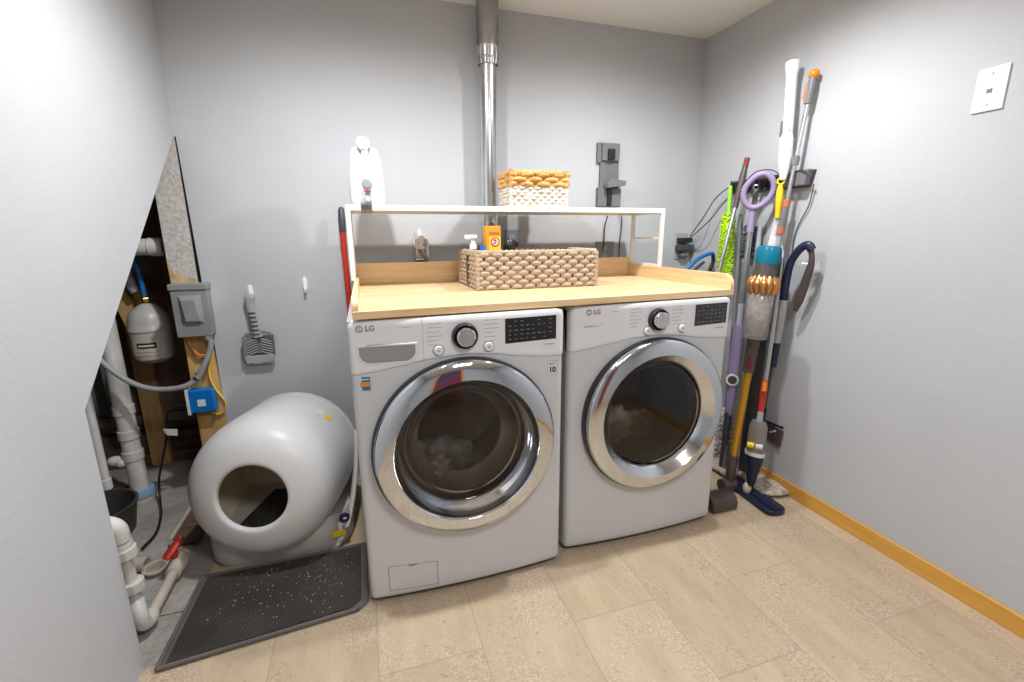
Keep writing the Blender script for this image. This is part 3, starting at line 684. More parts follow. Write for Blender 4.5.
MB().lathe([(.015,.148),(.015,.165),(.010,.17),(.010,.19),(.018,.192),(.018,.202),(0,.204)], (p_.x,-.42,zb0), (0,0,1), 20).box((p_.x-.035,-.43,zb0+.188),(p_.x+.015,-.41,zb0+.206)).build('trigger_head', 'plastic_white', sp, bevel=.002)
p_ = UY(482,248,-.43)
tag(MB().lathe([(0,.165),(.011,.165),(.012,.16),(.012,.14),(.018,.12),(.018,0),(0,0)], (p_.x,-.45,zb0), (0,0,1), 20).build('small_bottle', 'bluep'), 'tiny bright blue cap at the foot of the orange carton in the basket', 'bottle')
p_ = UY(509,244,-.33)
tag(MB().lathe([(0,.19),(.014,.188),(.024,.175),(.026,.15),(.024,.10),(.024,0),(0,0)], (p_.x,-.33,zb0), (0,0,1), 24).build('capped_bottle', 'black'), 'black rounded cap standing in the basket right of the carton', 'bottle')
p_ = UY(540,250,-.38)
tag(MB().box((p_.x-.14,-.43,zb0),(p_.x+.14,-.33,bz1-.012)).build('dark_pouch', 'mgrey', None, bevel=.012), 'dark grey pouch lying in the right half of the woven basket', 'pouch')

# white rounded appliance on the shelf
ay = -.26; A0 = UY(366,206,ay); az = zt_
ap = thing('countertop_appliance', 'glossy white rounded appliance with a round knob on top, on the shelf', 'appliance', (A0.x,ay,az))
ax_ = A0.x+.009
b = MB(); 
def lobe(sx):
    prof = [(0,.028,.036),(.02,.036,.045),(.06,.036,.048),(.12,.035,.048),(.17,.032,.044),(.205,.029,.040),(.225,.021,.030),(.235,.010,.016)]
    k = len(b.v); seg = 24
    for z, rx, ry in prof:
        off = .031 + (.004 if z < .17 else -.003*(z-.17)/.05)
        for j in range(seg):
            a = 2*PI*j/seg; b.v.append(V((ax_+sx*off+rx*math.cos(a)*(1.0), ay+ry*math.sin(a), az+z)))
    for i in range(len(prof)-1):
        for j in range(seg): b.f.append((k+i*seg+j,k+i*seg+(j+1)%seg,k+(i+1)*seg+(j+1)%seg,k+(i+1)*seg+j))
    b.f.append(tuple(k+j for j in reversed(range(seg)))); b.f.append(tuple(k+(len(prof)-1)*seg+j for j in range(seg)))
lobe(-1); lobe(1); b.box((ax_-.036,ay-.034,az),(ax_+.036,ay+.03,az+.115)); b.build('body', 'plastic_white', ap, sharp=60, sub=1)
MB().box((ax_-.013,ay-.052,az+.10),(ax_+.013,ay,az+.245)).build('front_column', 'plastic_white', ap, bevel=.008, seg=3)
MB().lathe([(0,.012),(.021,.011),(.026,.006),(.027,-.006),(.024,-.02)], (ax_-.003,ay-.045,az+.240), (0,-1,.25), 28).build('knob', 'plastic_white', ap)
MB().lathe([(0,.006),(.016,.005),(.019,0),(.019,-.03)], (ax_,ay-.046,az+.088), (0,-1,0), 24).build('spout_ring', 'cup', ap)
MB().lathe([(0,.01),(.010,.009),(.012,0),(.012,-.02)], (ax_,ay-.048,az+.030), (0,-1,0), 20).build('button', 'plastic_white', ap)
MB().box((ax_-.009,ay-.0505,az+.057),(ax_+.009,ay-.044,az+.063)).build('red_mark', 'red', ap, bevel=.001)
# clear clip over the shelf front
tag(MB().box((A0.x-.021,yf_-.012,zt_-.032),(A0.x+.021,yf_-.0085,zt_+.052)).box((A0.x-.021,yf_-.012,zt_+.001),(A0.x+.021,yf_+.03,zt_+.004)).build('shelf_clip', 'clear', None, bevel=.001), 'clear grey plastic clip on the shelf front under the white appliance', 'clip')
# ================================================================== BACK WALL FITTINGS
# adhesive hooks
def hook(p, label):
    t = thing('adhesive_hook', label, 'hook', p, 'white adhesive hooks on the back wall')
    x, y, z = p
    MB().lathe([(0,.006),(.010,.006),(.0125,.003),(.0125,0)], (x,y,z), (0,-1,0), 24, sy=2.7).build('base', 'plastic_white', t)
    MB().tube([(x,y-.006,z+.012),(x,y-.010,z-.012),(x,y-.016,z-.030),(x,y-.026,z-.033),(x,y-.030,z-.020)], [.006,.0065,.006,.005,.004], 10).build('hook_arm', 'plastic_white', t)
    return t
h1 = UY(250.5,292,0); h2 = UY(305,284,0)
hook((h1.x,0,h1.z), 'white adhesive hook on the back wall holding the grey litter scoop')
hook((h2.x,0,h2.z), 'empty white adhesive hook on the back wall, nearer the washer')
# litter scoop
sc = thing('litter_scoop', 'grey plastic slotted litter scoop hanging on the back wall', 'litter scoop', (h1.x,-.03,h1.z-.12))
y0 = -.030
a0 = UY(250,294,y0); a1 = UY(249.5,303,y0); a2 = UY(253,318,y0); a3 = UY(258,337,y0)
hp = path([a0,a1,a2,a3], 18)
MB().tube(hp, [.013,.021,.023,.020,.018,.017,.016,.016,.016,.016,.017,.020], 14, flat=.45, ref=(0,1,0)).build('handle', 'lgrey', sc)
rg = MB()
for k in range(6):
    p = lerp(a1, a3, .28+k*.125); rg.tube([p+V((-.014,-.007,0)),p+V((0,-.010,0)),p+V((.014,-.007,0))], .0030, 6)
rg.build('handle_ribs', 'dgrey', sc)
q = [UY(243,337,y0-.008),UY(273,335,y0-.008),UY(275,354,y0-.012),UY(244,357,y0-.012)]
rimt = MB().tube([q[0],q[3]], .004, 8).tube([q[1],q[2]], .004, 8).tube([UY(245,335,y0),UY(258,331,y0),UY(271,333,y0)], .005, 8)
b = MB(); b.grid(lambda u,v: lerp(lerp(q[0],q[1],u), lerp(q[3],q[2],u), v) + V((0, .022*(1-(2*u-1)**4) if v>.0 else .012,0)), 14, 8); b.build('pan', 'mgrey', sc, solid=.003)
MB().prism([UY(244,357,y0-.010),UY(275,354,y0-.010),UY(273,362,y0-.006),UY(247,364,y0-.006)], (0,.012,0)).build('pan_edge', 'lgrey', sc, bevel=.002)
sl = MB()
for k in range(6):
    for s in (-1,1):
        c_ = lerp(lerp(q[0],q[1],.5), lerp(q[3],q[2],.5), .22+k*.13); sl.tube([c_+V((s*.008,.010,.004)), c_+V((s*.055,.006,-.012))], .0030, 6)
sl.build('tines', 'cup', sc); rimt.build('pan_rim', 'mgrey', sc)
# water box valve / plug in
p = UY(422,262,0); x = p.x
vv = thing('water_valve', 'white plastic water valve with small nickel fittings on the back wall above the worktop', 'valve', (x,0,1.15))
MB().box((x-.036,-.004,1.105),(x+.038,0,1.215)).build('escutcheon', 'plastic_white', vv, bevel=.002)
MB().tube([(x-.002,-.022,1.165),(x-.002,-.022,1.235)], [.022,.019], 16).tube([(x-.006,-.022,1.235),(x-.008,-.022,1.262)], [.008,.004], 10).build('valve_body', 'plastic_white', vv)
for s in (-1,1): MB().box((x+s*.026-.006,-.03,1.13),(x+s*.026+.006,-.004,1.218)).build('bracket', 'plastic_white', vv, bevel=.003)
MB().tube([(x-.034,-.03,1.112),(x+.036,-.03,1.116)], .0055, 10).tube([(x-.034,-.03,1.112),(x-.034,-.03,1.172)], .004, 8).tube([(x+.002,-.036,1.165),(x+.006,-.038,1.14),(x+.026,-.036,1.108)], .009, 10).tube([(x-.010,-.036,1.17),(x+.012,-.036,1.19)], .007, 8).build('nickel_lever', 'fau', vv)
# grey outlet box with black plug (behind basket)
def outlet(px, py, w, h, label, m='boxgrey', plug=True, grp=None):
    p = UY(px,py,0); t = thing('outlet_plate', label, 'outlet', (p.x,0,p.z), grp)
    MB().box((p.x-w/2,-.006,p.z-h/2),(p.x+w/2,0,p.z+h/2)).build('plate', m, t, bevel=.002)
    for s in (-1,1): MB().lathe([(0,.002),(.015,.0015),(.016,0)], (p.x,-.006,p.z+s*.021), (0,-1,0), 20).build('socket', 'lgrey', t)
    return t, p
t, p = outlet(512,241,.078,.115,'grey metal outlet plate behind the woven basket, next to the duct')
tag(MB().lathe([(0,.038),(.016,.036),(.026,.024),(.028,0)], (p.x-.005,-.0076,p.z-.022), (0,-1,0), 20).build('power_plug', 'black'), 'black round plug in the grey outlet beside the duct', 'plug')
t, p = outlet(604,252,.115,.115,'double grey outlet plate half hidden by the right end of the woven basket')
# wall dock with two cords
dk = thing('vacuum_dock', 'dark grey wall dock mounted on the back wall behind the white shelf', 'wall dock', (-.56,0,1.38))
def bxy(px0, py0, px1, py1, y): a = UY(px0,py0,y); c = UY(px1,py1,y); return a, c
a, c = bxy(601,160,618,206,-.02); MB().prism([(a.x,0,c.z),(c.x+.002,0,c.z),(c.x-.004,0,a.z),(a.x,0,a.z)], (0,-.018,0)).build('back_plate', 'mgrey', dk, bevel=.003)
a, c = bxy(600,142,621,161,-.04)
MB().box((a.x+.022,-.034,c.z),(c.x-.004,0,a.z)).box((a.x,-.020,c.z-.01),(a.x+.024,0,a.z+.004)).build('top_cap', 'mgrey', dk, bevel=.004)
MB().box((a.x+.050,-.052,c.z+.004),(a.x+.088,-.034,c.z+.058)).build('charging_contact', 'black', dk, bevel=.004)
a, c = bxy(600,185,621,205,-.04)
MB().prism([(a.x-.003,0,c.z-.01),(c.x+.004,0,c.z-.01),(c.x+.004,0,a.z-.015),(a.x-.003,0,a.z-.01)], (0,-.030,0)).build('lower_cradle', 'mgrey', dk, bevel=.004)
MB().prism([(a.x+.030,-.03,a.z-.018),(c.x+.006,-.03,a.z-.002),(c.x+.006,-.03,a.z+.022),(a.x+.048,-.03,a.z+.030),(a.x+.028,-.03,a.z+.004)], (0,-.045,0)).build('cradle_hook', 'mgrey', dk, bevel=.004)
MB().box((a.x+.048,-.046,c.z-.005),(a.x+.072,-.03,a.z-.012)).build('cradle_stem', 'black', dk, bevel=.003)
ca = [UY(609,212,-.025),UY(605,226,-.018),UY(604,240,-.012),UY(603,250,-.008)]
cb = [UY(620,212,-.025),UY(622,222,-.018),UY(620,240,-.012),UY(619,257,-.008)]
tag(MB().tube(path(ca), .0035, 8).build('dock_cord', 'dgrey'), 'left black cord hanging from the wall dock behind the shelf', 'cord', 'cords under the wall dock')
tag(MB().tube(path(cb), .0035, 8).build('dock_cord', 'dgrey'), 'right black cord hanging from the wall dock behind the shelf', 'cord', 'cords under the wall dock')
# corner outlet with stacked adapters
t, p = outlet(681,246,.085,.150,'pale outlet plate low on the back wall beside the room corner','lgrey')
for (dz, w, hh, d, nm, lb) in ((.034,.082,.028,.045,'black','upper black adapter plugged into the corner outlet'),(-.010,.098,.036,.052,'dgrey','larger grey black adapter in the middle of the corner outlet'),(-.050,.05,.022,.04,'mgrey','lowest grey adapter in the corner outlet')):
    tag(MB().box((p.x-w/2,-.0065-d,p.z+dz-hh/2),(p.x+w/2,-.0065,p.z+dz+hh/2)).build('power_adapter', nm, None, bevel=.006), lb, 'adapter', 'adapters in the corner outlet')
e1 = UY(690,236,-.05)
c1 = path([e1,UX(703,218,-.10),UX(716,198,-.05),UX(733,184,-.045)]); c2 = path([e1+V((0,0,-.012)),UX(708,222,-.09),UX(722,205,-.05),UX(738,186,-.045)])
tag(MB().tube(c1, .003, 8).build('charger_cord', 'dgrey'), 'upper thin dark cord running from the corner adapters up to the tool rack', 'cord')
tag(MB().tube(c2, .003, 8).build('charger_cord', 'dgrey'), 'lower thin dark cord running from the corner adapters up to the tool rack', 'cord')

# red pole leaning behind the left end of the worktop
rp = thing('red_pole', 'red pole with black end standing behind the left edge of the worktop', 'pole', (-1.952,-.05,.0))
ra = UX(341,207,-1.948); rb = UX(349,309,-1.955)
P0 = UY(341,207,-.06); P1 = UY(342.5,232,-.07); Pb = V((-1.932,-.085,0.004))
MB().tube([Pb+V((0,0,0)), P1], .0125, 16).build('shaft', 'red', rp)
MB().tube([P1,lerp(P1,P0,.5),lerp(P1,P0,.9),P0], [.0150,.0160,.0135,.007], 16).build('grip', 'dgrey', rp)

# ================================================================== LITTER DOME
lt = thing('litter_dome', 'large white round litter box dome with dark opening, left of the washer', 'litter box', (-2.24,-.35,0))
Cf = UY(252,498,-.665); Cb = UY(300,448,-.17); ax = (Cf-Cb).normalized(); L = (Cf-Cb).length
print('dome', Cf, Cb, ax, L)
RB = .264; rh = .119
prof = [(.0,.02),(.20,.015),(.245,.0),(.258,.012),(RB,.03),(.267,L*.35),(.267,L*.60),(.2655,L*.71),(.259,L*.80),(.247,L*.87),(.226,L*.93),(.200,L*.968),(.170,L*.99),(.145,L*1.0),(.132,L*1.004),(.123,L*1.003),(rh,L*.992),(rh-.001,L*.972)]
prof = [(r,t) for r,t in prof]
MB().lathe(prof, Cb, ax, 96).build('globe', 'litter', lt, sharp=60)
MB().lathe([(rh+.001,L*.975),(.16,L*.93),(.215,L*.82),(.245,L*.66),(.25,L*.35),(.25,.05),(0,.045)], Cb, ax, 64).build('globe_liner', 'beige', lt, sharp=60)
MB().lathe([(RB-.002,L*.05),(RB+.006,L*.052),(RB+.006,L*.085),(RB-.002,L*.087)], Cb, ax, 96, closed=True).build('rear_band', 'litterbase', lt)
# inside floor of litter (level)
cm = lerp(Cb, Cf, .45); lv = cm.z-.115
b = MB(); hw = .20
ux = V((ax.x,ax.y,0)).normalized(); vx = V((-ux.y,ux.x,0))
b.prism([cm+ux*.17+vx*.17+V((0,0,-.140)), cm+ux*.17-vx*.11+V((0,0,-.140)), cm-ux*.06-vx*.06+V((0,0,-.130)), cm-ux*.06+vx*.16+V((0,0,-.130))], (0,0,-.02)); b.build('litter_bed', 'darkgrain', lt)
# base: rounded tray with side arms
def rr(x0,x1,y0,y1,r,z,n=8):
    P = []
    for cx_, cy_, a0_ in ((x1-r,y1-r,0),(x0+r,y1-r,90),(x0+r,y0+r,180),(x1-r,y0+r,270)):
        for k in range(n+1): a = R(a0_+90*k/n); P.append(V((cx_+r*math.cos(a),cy_+r*math.sin(a),z)))
    return P
lx0, lx1, ly0, ly1 = -2.505, -1.990, -.583, -.07
b = MB(); rings = [rr(lx0+.012,lx1-.012,ly0+.012,ly1-.012,.09,.0), rr(lx0,lx1,ly0,ly1,.1,.02), rr(lx0-.0,lx1+.0,ly0-.002,ly1,.1,.10), rr(lx0+.01,lx1-.01,ly0+.02,ly1-.01,.1,.135), rr(lx0+.03,lx1-.03,ly0+.045,ly1-.03,.1,.137)]
n = len(rings[0])
for rg_ in rings: b.v += rg_
for i in range(len(rings)-1):
    for j in range(n): b.f.append((i*n+j,i*n+(j+1)%n,(i+1)*n+(j+1)%n,(i+1)*n+j))
b.f.append(tuple(reversed(range(n)))); b.f.append(tuple((len(rings)-1)*n+j for j in range(n)))
b.build('base', 'litterbase', lt, sharp=50)
# right side arm: a curved fin hugging the globe
fp = path([UY(322,556,-.572),UY(334,549,-.572),UY(345,531,-.55),UY(351,508,-.48),UY(354.5,482,-.40),UY(356,455,-.32),UY(355,430,-.26)], 40)
MB().tube(fp, [.010,.016,.017,.016,.015,.014,.010], 14, flat=.7).build('side_arm', 'litterbase', lt)
bp_ = UX(344,517,-1.978); print('badge', bp_)
q = UY(344.5,517.5,-.572)
bd = MB().lathe([(0,.008),(.017,.008),(.020,.004),(.020,0)], (q.x,q.y,q.z), (.25,-1,.25), 28).build('round_badge', 'navy', lt)
MB().lathe([(0,.0095),(.0075,.0095),(.008,.0075)], (q.x,q.y,q.z), (.25,-1,.25), 24, sy=.5).build('badge_mark', 'label', bd)
MB().prism([UY(331,533,-.594),UY(345,529,-.594),UY(346,534,-.594),UY(332,538,-.594)], (0,-.002,0)).build('yellow_sticker', 'yellow', lt)
MB().prism([UY(338,523,-.59),UY(343,524,-.59),UY(342,530,-.59),UY(338,529,-.59)], (0,-.002,0)).build('small_label', 'label', lt)
# peeling label on top of the globe
def on_globe(px, py, r):
    # intersect pixel ray with cylinder about ax
    o_ = CAM-Cb; d = ray(px,py); oa = o_-ax*o_.dot(ax); da = d-ax*d.dot(ax)
    A_, B_, C_ = da.dot(da), 2*oa.dot(da), oa.dot(oa)-r*r; t_ = (-B_-math.sqrt(B_*B_-4*A_*C_))/(2*A_); return CAM+d*t_
for pts, mt, nm in (([(316,409),(322,410),(324,416),(316,413)],'label','peeled_label'),([(326,414),(333,417),(330,421),(325,418)],'cartony','label_remnant')):
    try:
        P = [on_globe(x,y,.2678) for x,y in pts]; MB().prism(P, (P[0]-Cb-ax*(P[0]-Cb).dot(ax)).normalized()*.0008).build(nm, mt, lt)
    except Exception as ex: print('lab', ex)

# ================================================================== LITTER MAT
def mat_mesh():
    m = bpy.data.materials.new('honeycomb_foam'); m.use_nodes = True; n, l, b_ = nodes(m)
    g_ = n.new('ShaderNodeNewGeometry'); s = n.new('ShaderNodeSeparateXYZ'); l.new(g_.outputs['Position'], s.inputs[0])
    P_ = .0105
    u = math_n(n,l,'DIVIDE',s.outputs[0],P_); v = math_n(n,l,'DIVIDE',s.outputs[1],P_*.866)
    ri = math_n(n,l,'FLOOR',v); odd = math_n(n,l,'MULTIPLY',math_n(n,l,'ABSOLUTE',math_n(n,l,'MODULO',ri,2)),.5)
    uf = math_n(n,l,'SUBTRACT',math_n(n,l,'FRACT',math_n(n,l,'ADD',math_n(n,l,'ADD',u,odd),500)),.5); vf = math_n(n,l,'SUBTRACT',math_n(n,l,'SUBTRACT',v,ri),.5)
    d = math_n(n,l,'SQRT',math_n(n,l,'ADD',math_n(n,l,'POWER',uf,2),math_n(n,l,'POWER',math_n(n,l,'MULTIPLY',vf,.866),2)))
    h = math_n(n,l,'LESS_THAN',d,.30)
    no = noise_n(n,l,g_.outputs['Position'],7,3)
    base = ramp(n,l,no,[(.35,(.040,.032,.027)),(.65,(.068,.055,.047))])
    l.new(mixc(n,l,h,base,(.018,.015,.014)), b_.inputs['Base Color']); b_.inputs['Roughness'].default_value = .7
    bp = n.new('ShaderNodeBump'); bp.inputs['Strength'].default_value = .8; bp.inputs['Distance'].default_value = .004
    l.new(math_n(n,l,'SUBTRACT',1,h), bp.inputs['Height']); l.new(bp.outputs[0], b_.inputs['Normal']); return m
M['honey'] = mat_mesh()
mt = thing('litter_mat', 'dark grey honeycomb litter mat on the floor in front of the litter dome', 'mat', (-2.22,-.78,0))
C4 = [V((-2.522,-.990,0)), V((-2.514,-.608,0)), V((-1.945,-.598,0)), V((-1.940,-.908,0)), V((-1.972,-.940,0))]
def inset(P, d):
    c_ = sum(P, V((0,0,0)))/len(P); return [p_ + (c_-p_).normalized()*d*1.3 for p_ in P]
MB().prism([p_+V((0,0,.001)) for p_ in C4], (0,0,.008)).build('mat_backing', 'rubbermatd', mt, bevel=.003)
I4 = inset(C4, .016)
MB().prism([p_+V((0,0,.0085)) for p_ in I4], (0,0,.0055)).build('honeycomb_top', 'honey', mt, bevel=.002)
bd = MB(); loop = C4+[C4[0]]
for a_, c_ in zip(loop, loop[1:]): bd.tube([lerp(a_,c_,.0)+V((0,0,.010)), c_+V((0,0,.010))], .0068, 8)
bd.build('border', 'rubbermatd', mt)
cb_ = MB(); rnd = random.Random(11)
for k in range(190):
    gx, gy = rnd.gauss(-2.15,.14), rnd.gauss(-.76,.085)
    if not (-2.46 < gx < -1.98 and -.93 < gy < -.62): continue
    s = .0006+rnd.random()*.0012; cb_.box((gx-s,gy-s,.0142),(gx+s,gy+s*rnd.uniform(.6,1.4),.0142+s), Matrix.Rotation(rnd.random()*3,3,'Z'))
o = cb_.build('litter_crumbs', 'crumb'); o['kind'] = 'stuff'; o['label'] = 'pale litter crumbs scattered over the dark mat'; o['category'] = 'crumbs'

# ================================================================== CAVITY: pipes, tank, boxes, cables
# main waste stack
st = thing('waste_pipe', 'thick white vertical waste pipe with blue cleanout base behind the wall opening', 'pipe', (-2.965,.088,0))
sx_, sy_ = -2.965, .095
MB().tube([(sx_,sy_,.05),(sx_,sy_,H-.03)], .036, 32).build('pipe', 'pvc', st)
for z in (.34,.235,.46): MB().lathe([(.036,-.022),(.041,-.020),(.041,.020),(.036,.022)], (sx_,sy_,z), (0,0,1), 32).build('coupling', 'pvc', st)
MB().lathe([(.0,.0),(.050,.0),(.052,.01),(.052,.028),(.036,.034)], (sx_,sy_,-.004), (0,0,1), 32).build('cleanout_base', 'pvc_old', st)
MB().lathe([(.036,.030),(.057,.028),(.059,.046),(.054,.060),(.036,.064)], (sx_,sy_,0), (0,0,1), 32).build('blue_ring', 'cleanblue' if 'cleanblue' in M else mat('pale_blue_plastic',(.30,.45,.62),.5,var=.05), st)
SPX, SPZ = UY(107,489,.05).x, UY(107,489,.05).z
tag(MB().tube([(SPX,.05,SPZ),(SPX,.05,1.9)], .019, 20).lathe([(.019,0),(.024,.003),(.024,.05),(.019,.053)], (SPX,.05,SPZ), (0,0,1), 20).build('supply_pipe', 'pvc'), 'thin white vertical pipe left of the thick waste pipe', 'pipe')
tag(MB().ball(UY(116,461,.09), .030, 14, 8, (1.2,.7,.8)).ball(UY(122,463,.08), .022, 12, 8).build('crumpled_tape', 'pvc'), 'crumpled white wrapping on the side of the thick waste pipe', 'tape')
# horizontal pipe stub
BPX, BPZ = UY(164,247,.10).x, UY(150,247,.10).z
tag(MB().tube([(-3.3,.10,BPZ),(BPX,.10,BPZ)], .036, 28).lathe([(.037,0),(.040,.003),(.040,.05),(.037,.053)], (BPX-.055,.10,BPZ), (1,0,0), 28).build('branch_pipe', 'pvc'), 'short thick white horizontal pipe high in the wall opening', 'pipe')
# expansion tank
tk = thing('expansion_tank', 'grey expansion tank hanging in the dark wall opening', 'tank', (-2.84,.20,.68))
tc_ = UY(151,330,.20); tx, tz = tc_.x, tc_.z
MB().lathe([(.0,.128),(.016,.127),(.030,.121),(.058,.100),(.076,.074),(.083,.046),(.084,.022),(.088,.016),(.088,.004),(.083,-.002),(.084,-.10),(.078,-.128),(.05,-.148),(0,-.154)], (tx,.20,tz), (0,0,1), 48).build('shell', 'tank', tk)
MB().tube([(tx,.20,tz+.13),(tx,.20,tz+.165)], .012, 14).lathe([(.016,.135),(.018,.138),(.018,.150),(.016,.153)], (tx,.20,tz), (0,0,1), 6).build('brass_fitting', mat('brass',(.50,.36,.14),.3,.9,var=.05), tk)
def curved_label(a0, a1, z0, z1, r, nm, m, par):
    b = MB(); b.grid(lambda u,v: V((tx+r*math.sin(R(a0+(a1-a0)*u)), .20-r*math.cos(R(a0+(a1-a0)*u)), z0+(z1-z0)*v)), 16, 1); return b.build(nm, m, par)
lb = curved_label(-42, 48, tz-.105, tz-.028, .0848, 'tank_label', 'pvc_old', tk)
curved_label(-25, 28, tz-.072, tz-.046, .0853, 'label_band', 'rubber', lb)
curved_label(-20, 22, tz-.063, tz-.055, .0857, 'label_lettering', 'label', lb)
curved_label(-30, 34, tz-.092, tz-.088, .0854, 'label_small_print', 'ink', lb)
tag(MB().tube(path([(tx,.20,tz+.16),(tx-.005,.20,tz+.25),(tx-.035,.20,1.30),(tx-.06,.20,1.6)]), .0105, 14).build('water_line', 'bluep'), 'blue plastic water line rising from the grey tank', 'pipe')
tag(MB().tube(path([(tx-.10,.26,1.15),(tx-.075,.25,1.05),(tx-.05,.25,.98)]), .024, 14).build('foam_sleeve', 'lgrey'), 'short grey sleeve hanging above the grey tank', 'pipe sleeve')
tag(MB().box((tx-.17,.29,.80),(tx-.10,.33,1.12), Matrix.Rotation(R(-14),3,'Y')).build('wood_offcut', 'stud', None, bevel=.002), 'short tilted wood block behind the grey tank', 'wood block')
# grey disconnect box
db = thing('disconnect_box', 'grey metal electrical box with raised lid mounted on the stud', 'electrical box', (-2.60,-.05,.90))
yb_ = -.058
P = [UY(172,290,yb_),UY(208.5,287,yb_),UY(210,335,yb_),UY(177,337,yb_)]
cz_ = (P[0].z+P[2].z)/2
xa = (P[0].x+P[3].x)/2; xb = (P[1].x+P[2].x)/2; za = (P[2].z+P[3].z)/2; zt2 = (P[0].z+P[1].z)/2
MB().box((xa,yb_,za),(xb,-.001,zt2)).build('enclosure', 'boxgrey', db, bevel=.004)
MB().box((xa-.008,yb_-.012,zt2-.006),(xb+.006,-.001,zt2+.020)).build('hood', 'boxgrey', db, bevel=.004)
MB().box((xa-.002,yb_-.006,za-.002),(xb+.002,yb_,zt2-.006)).build('lid', 'boxgrey', db, bevel=.002)
ca, cb2 = xa+.022, xb-.022; c1z, c2z = za+.055, zt2-.028
b = MB(); b.v += [V(p_) for p_ in ((ca,yb_-.006,c1z),(cb2,yb_-.006,c1z),(cb2,yb_-.006,c2z),(ca,yb_-.006,c2z),(ca+.022,yb_-.022,c1z+.012),(cb2-.012,yb_-.022,c1z+.012),(cb2-.022,yb_-.022,c2z-.02),(ca+.014,yb_-.022,c2z-.02))]
b.f += [(0,1,5,4),(1,2,6,5),(2,3,7,6),(3,0,4,7),(4,5,6,7)]; b.build('raised_panel', 'boxgrey', db, bevel=.002)
# flexible grey conduit
xo = xb-.022
cpth = path([(xo,-.045,za+.004),(xo+.002,-.045,za-.055),UY(201,372,-.045),UY(193,382,-.045),UY(178,388,-.05),UY(152,389,-.04),UY(128,381,-.02),UY(103,363,.0),UY(88,345,.02)], 64)
rr_ = [.0115*(1+.05*(i%2)) for i in range(len(cpth))]
cd = thing('flexible_conduit', 'grey flexible conduit curving from the grey box across the wall opening', 'conduit', cpth[0])
MB().tube(cpth, rr_, 16).build('conduit_hose', 'cond', cd, sharp=60)
MB().lathe([(.010,0),(.017,.002),(.017,.02),(.013,.028)], (xo,-.045,za+.004), (0,0,-1), 8).build('connector', 'lgrey', cd)
p = UY(197,378,-.045); dd_ = (UY(193,382,-.045)-UY(201,372,-.045)).normalized()
MB().lathe([(.012,-.005),(.0155,-.005),(.0155,.005),(.012,.005)], p, dd_, 16, closed=True).box(p+V((-.004,-.005,.010)), p+V((.004,.044,.024))).build('pipe_strap', 'steel', cd)
# orange wires and yellow cable
for k, (o1, lbl) in enumerate((((0,0),'upper orange wire below the grey electrical box'),((5,3),'lower orange wire below the grey electrical box'))):
    tag(MB().tube(path([UY(187+k*3,336,-.012),UY(190+k*2,345+k*2,-.02),UY(198,354+k*2,-.02),UY(207,355+k,-.012)]), .0045, 8).build('orange_wire', 'dorange' if k else 'orange'), lbl, 'wire')
tag(MB().tube(path([UY(212,350,-.006),UY(209,372,-.012),UY(215,388,-.014),UY(225,401,-.012),UY(224,411,-.012),UY(216,414,-.012),UY(209,410,-.010)]), .0055, 10, flat=.6).build('yellow_cable', 'cartony'), 'yellow flat cable looping down the stud beside the blue box', 'cable')
bx = thing('junction_box', 'bright blue square electrical box fixed to the pine stud', 'electrical box', (-2.60,-.03,.57))
P = [UY(187,391,-.045),UY(213,389,-.045)]; q_ = UY(212,411,-.045)
MB().box((P[0].x,-.052,q_.z),(P[1].x,-.001,P[0].z)).build('box_shell', 'bluebox', bx, bevel=.006)
MB().box((P[0].x-.008,-.058,q_.z-.006),(P[0].x+.003,-.001,P[0].z+.008)).build('mounting_flange', 'pvc', bx, bevel=.002)
MB().box((P[0].x+.035,-.0535,q_.z+.030),(P[0].x+.066,-.0515,q_.z+.061)).build('paper_label', 'label', bx)
cbl = thing('black_cord', 'black cord dropping from the blue box down to the concrete floor', 'cord', (-2.70,-.02,.55))
cdp = path([UY(186,404,-.03),UY(177,406,-.03),UY(168,413,.0),UY(166,425,.02),UY(166,440,.03),UY(162,462,.05),UY(159,480,.07),UZ(160,500,.02),UZ(161,515,.006),UZ(156,533,.006),UZ(142,549,.006)], 80)
MB().tube(cdp, .0055, 10).build('cord', 'black', cbl)
p = UY(170,432,.0)
MB().prism([p+V((-.025,0,.018)),p+V((.030,0,.010)),p+V((.026,0,-.022)),p+V((-.014,0,-.014))], (0,.002,0)).build('cord_tag', 'label', cbl)
# black bucket
b0 = UZ(116,522,.02); bx_, by_ = -3.02, -.165
MB_ = MB().lathe([(0,.004),(.118,.004),(.122,.0),(.142,.125),(.148,.127),(.148,.133),(.138,.133),(.119,.012),(0,.010)], (bx_,by_,-.005), (0,0,1), 48)
tag(MB_.build('bucket', 'bin_black'), 'black round bucket on the concrete floor behind the left wall edge', 'bucket')
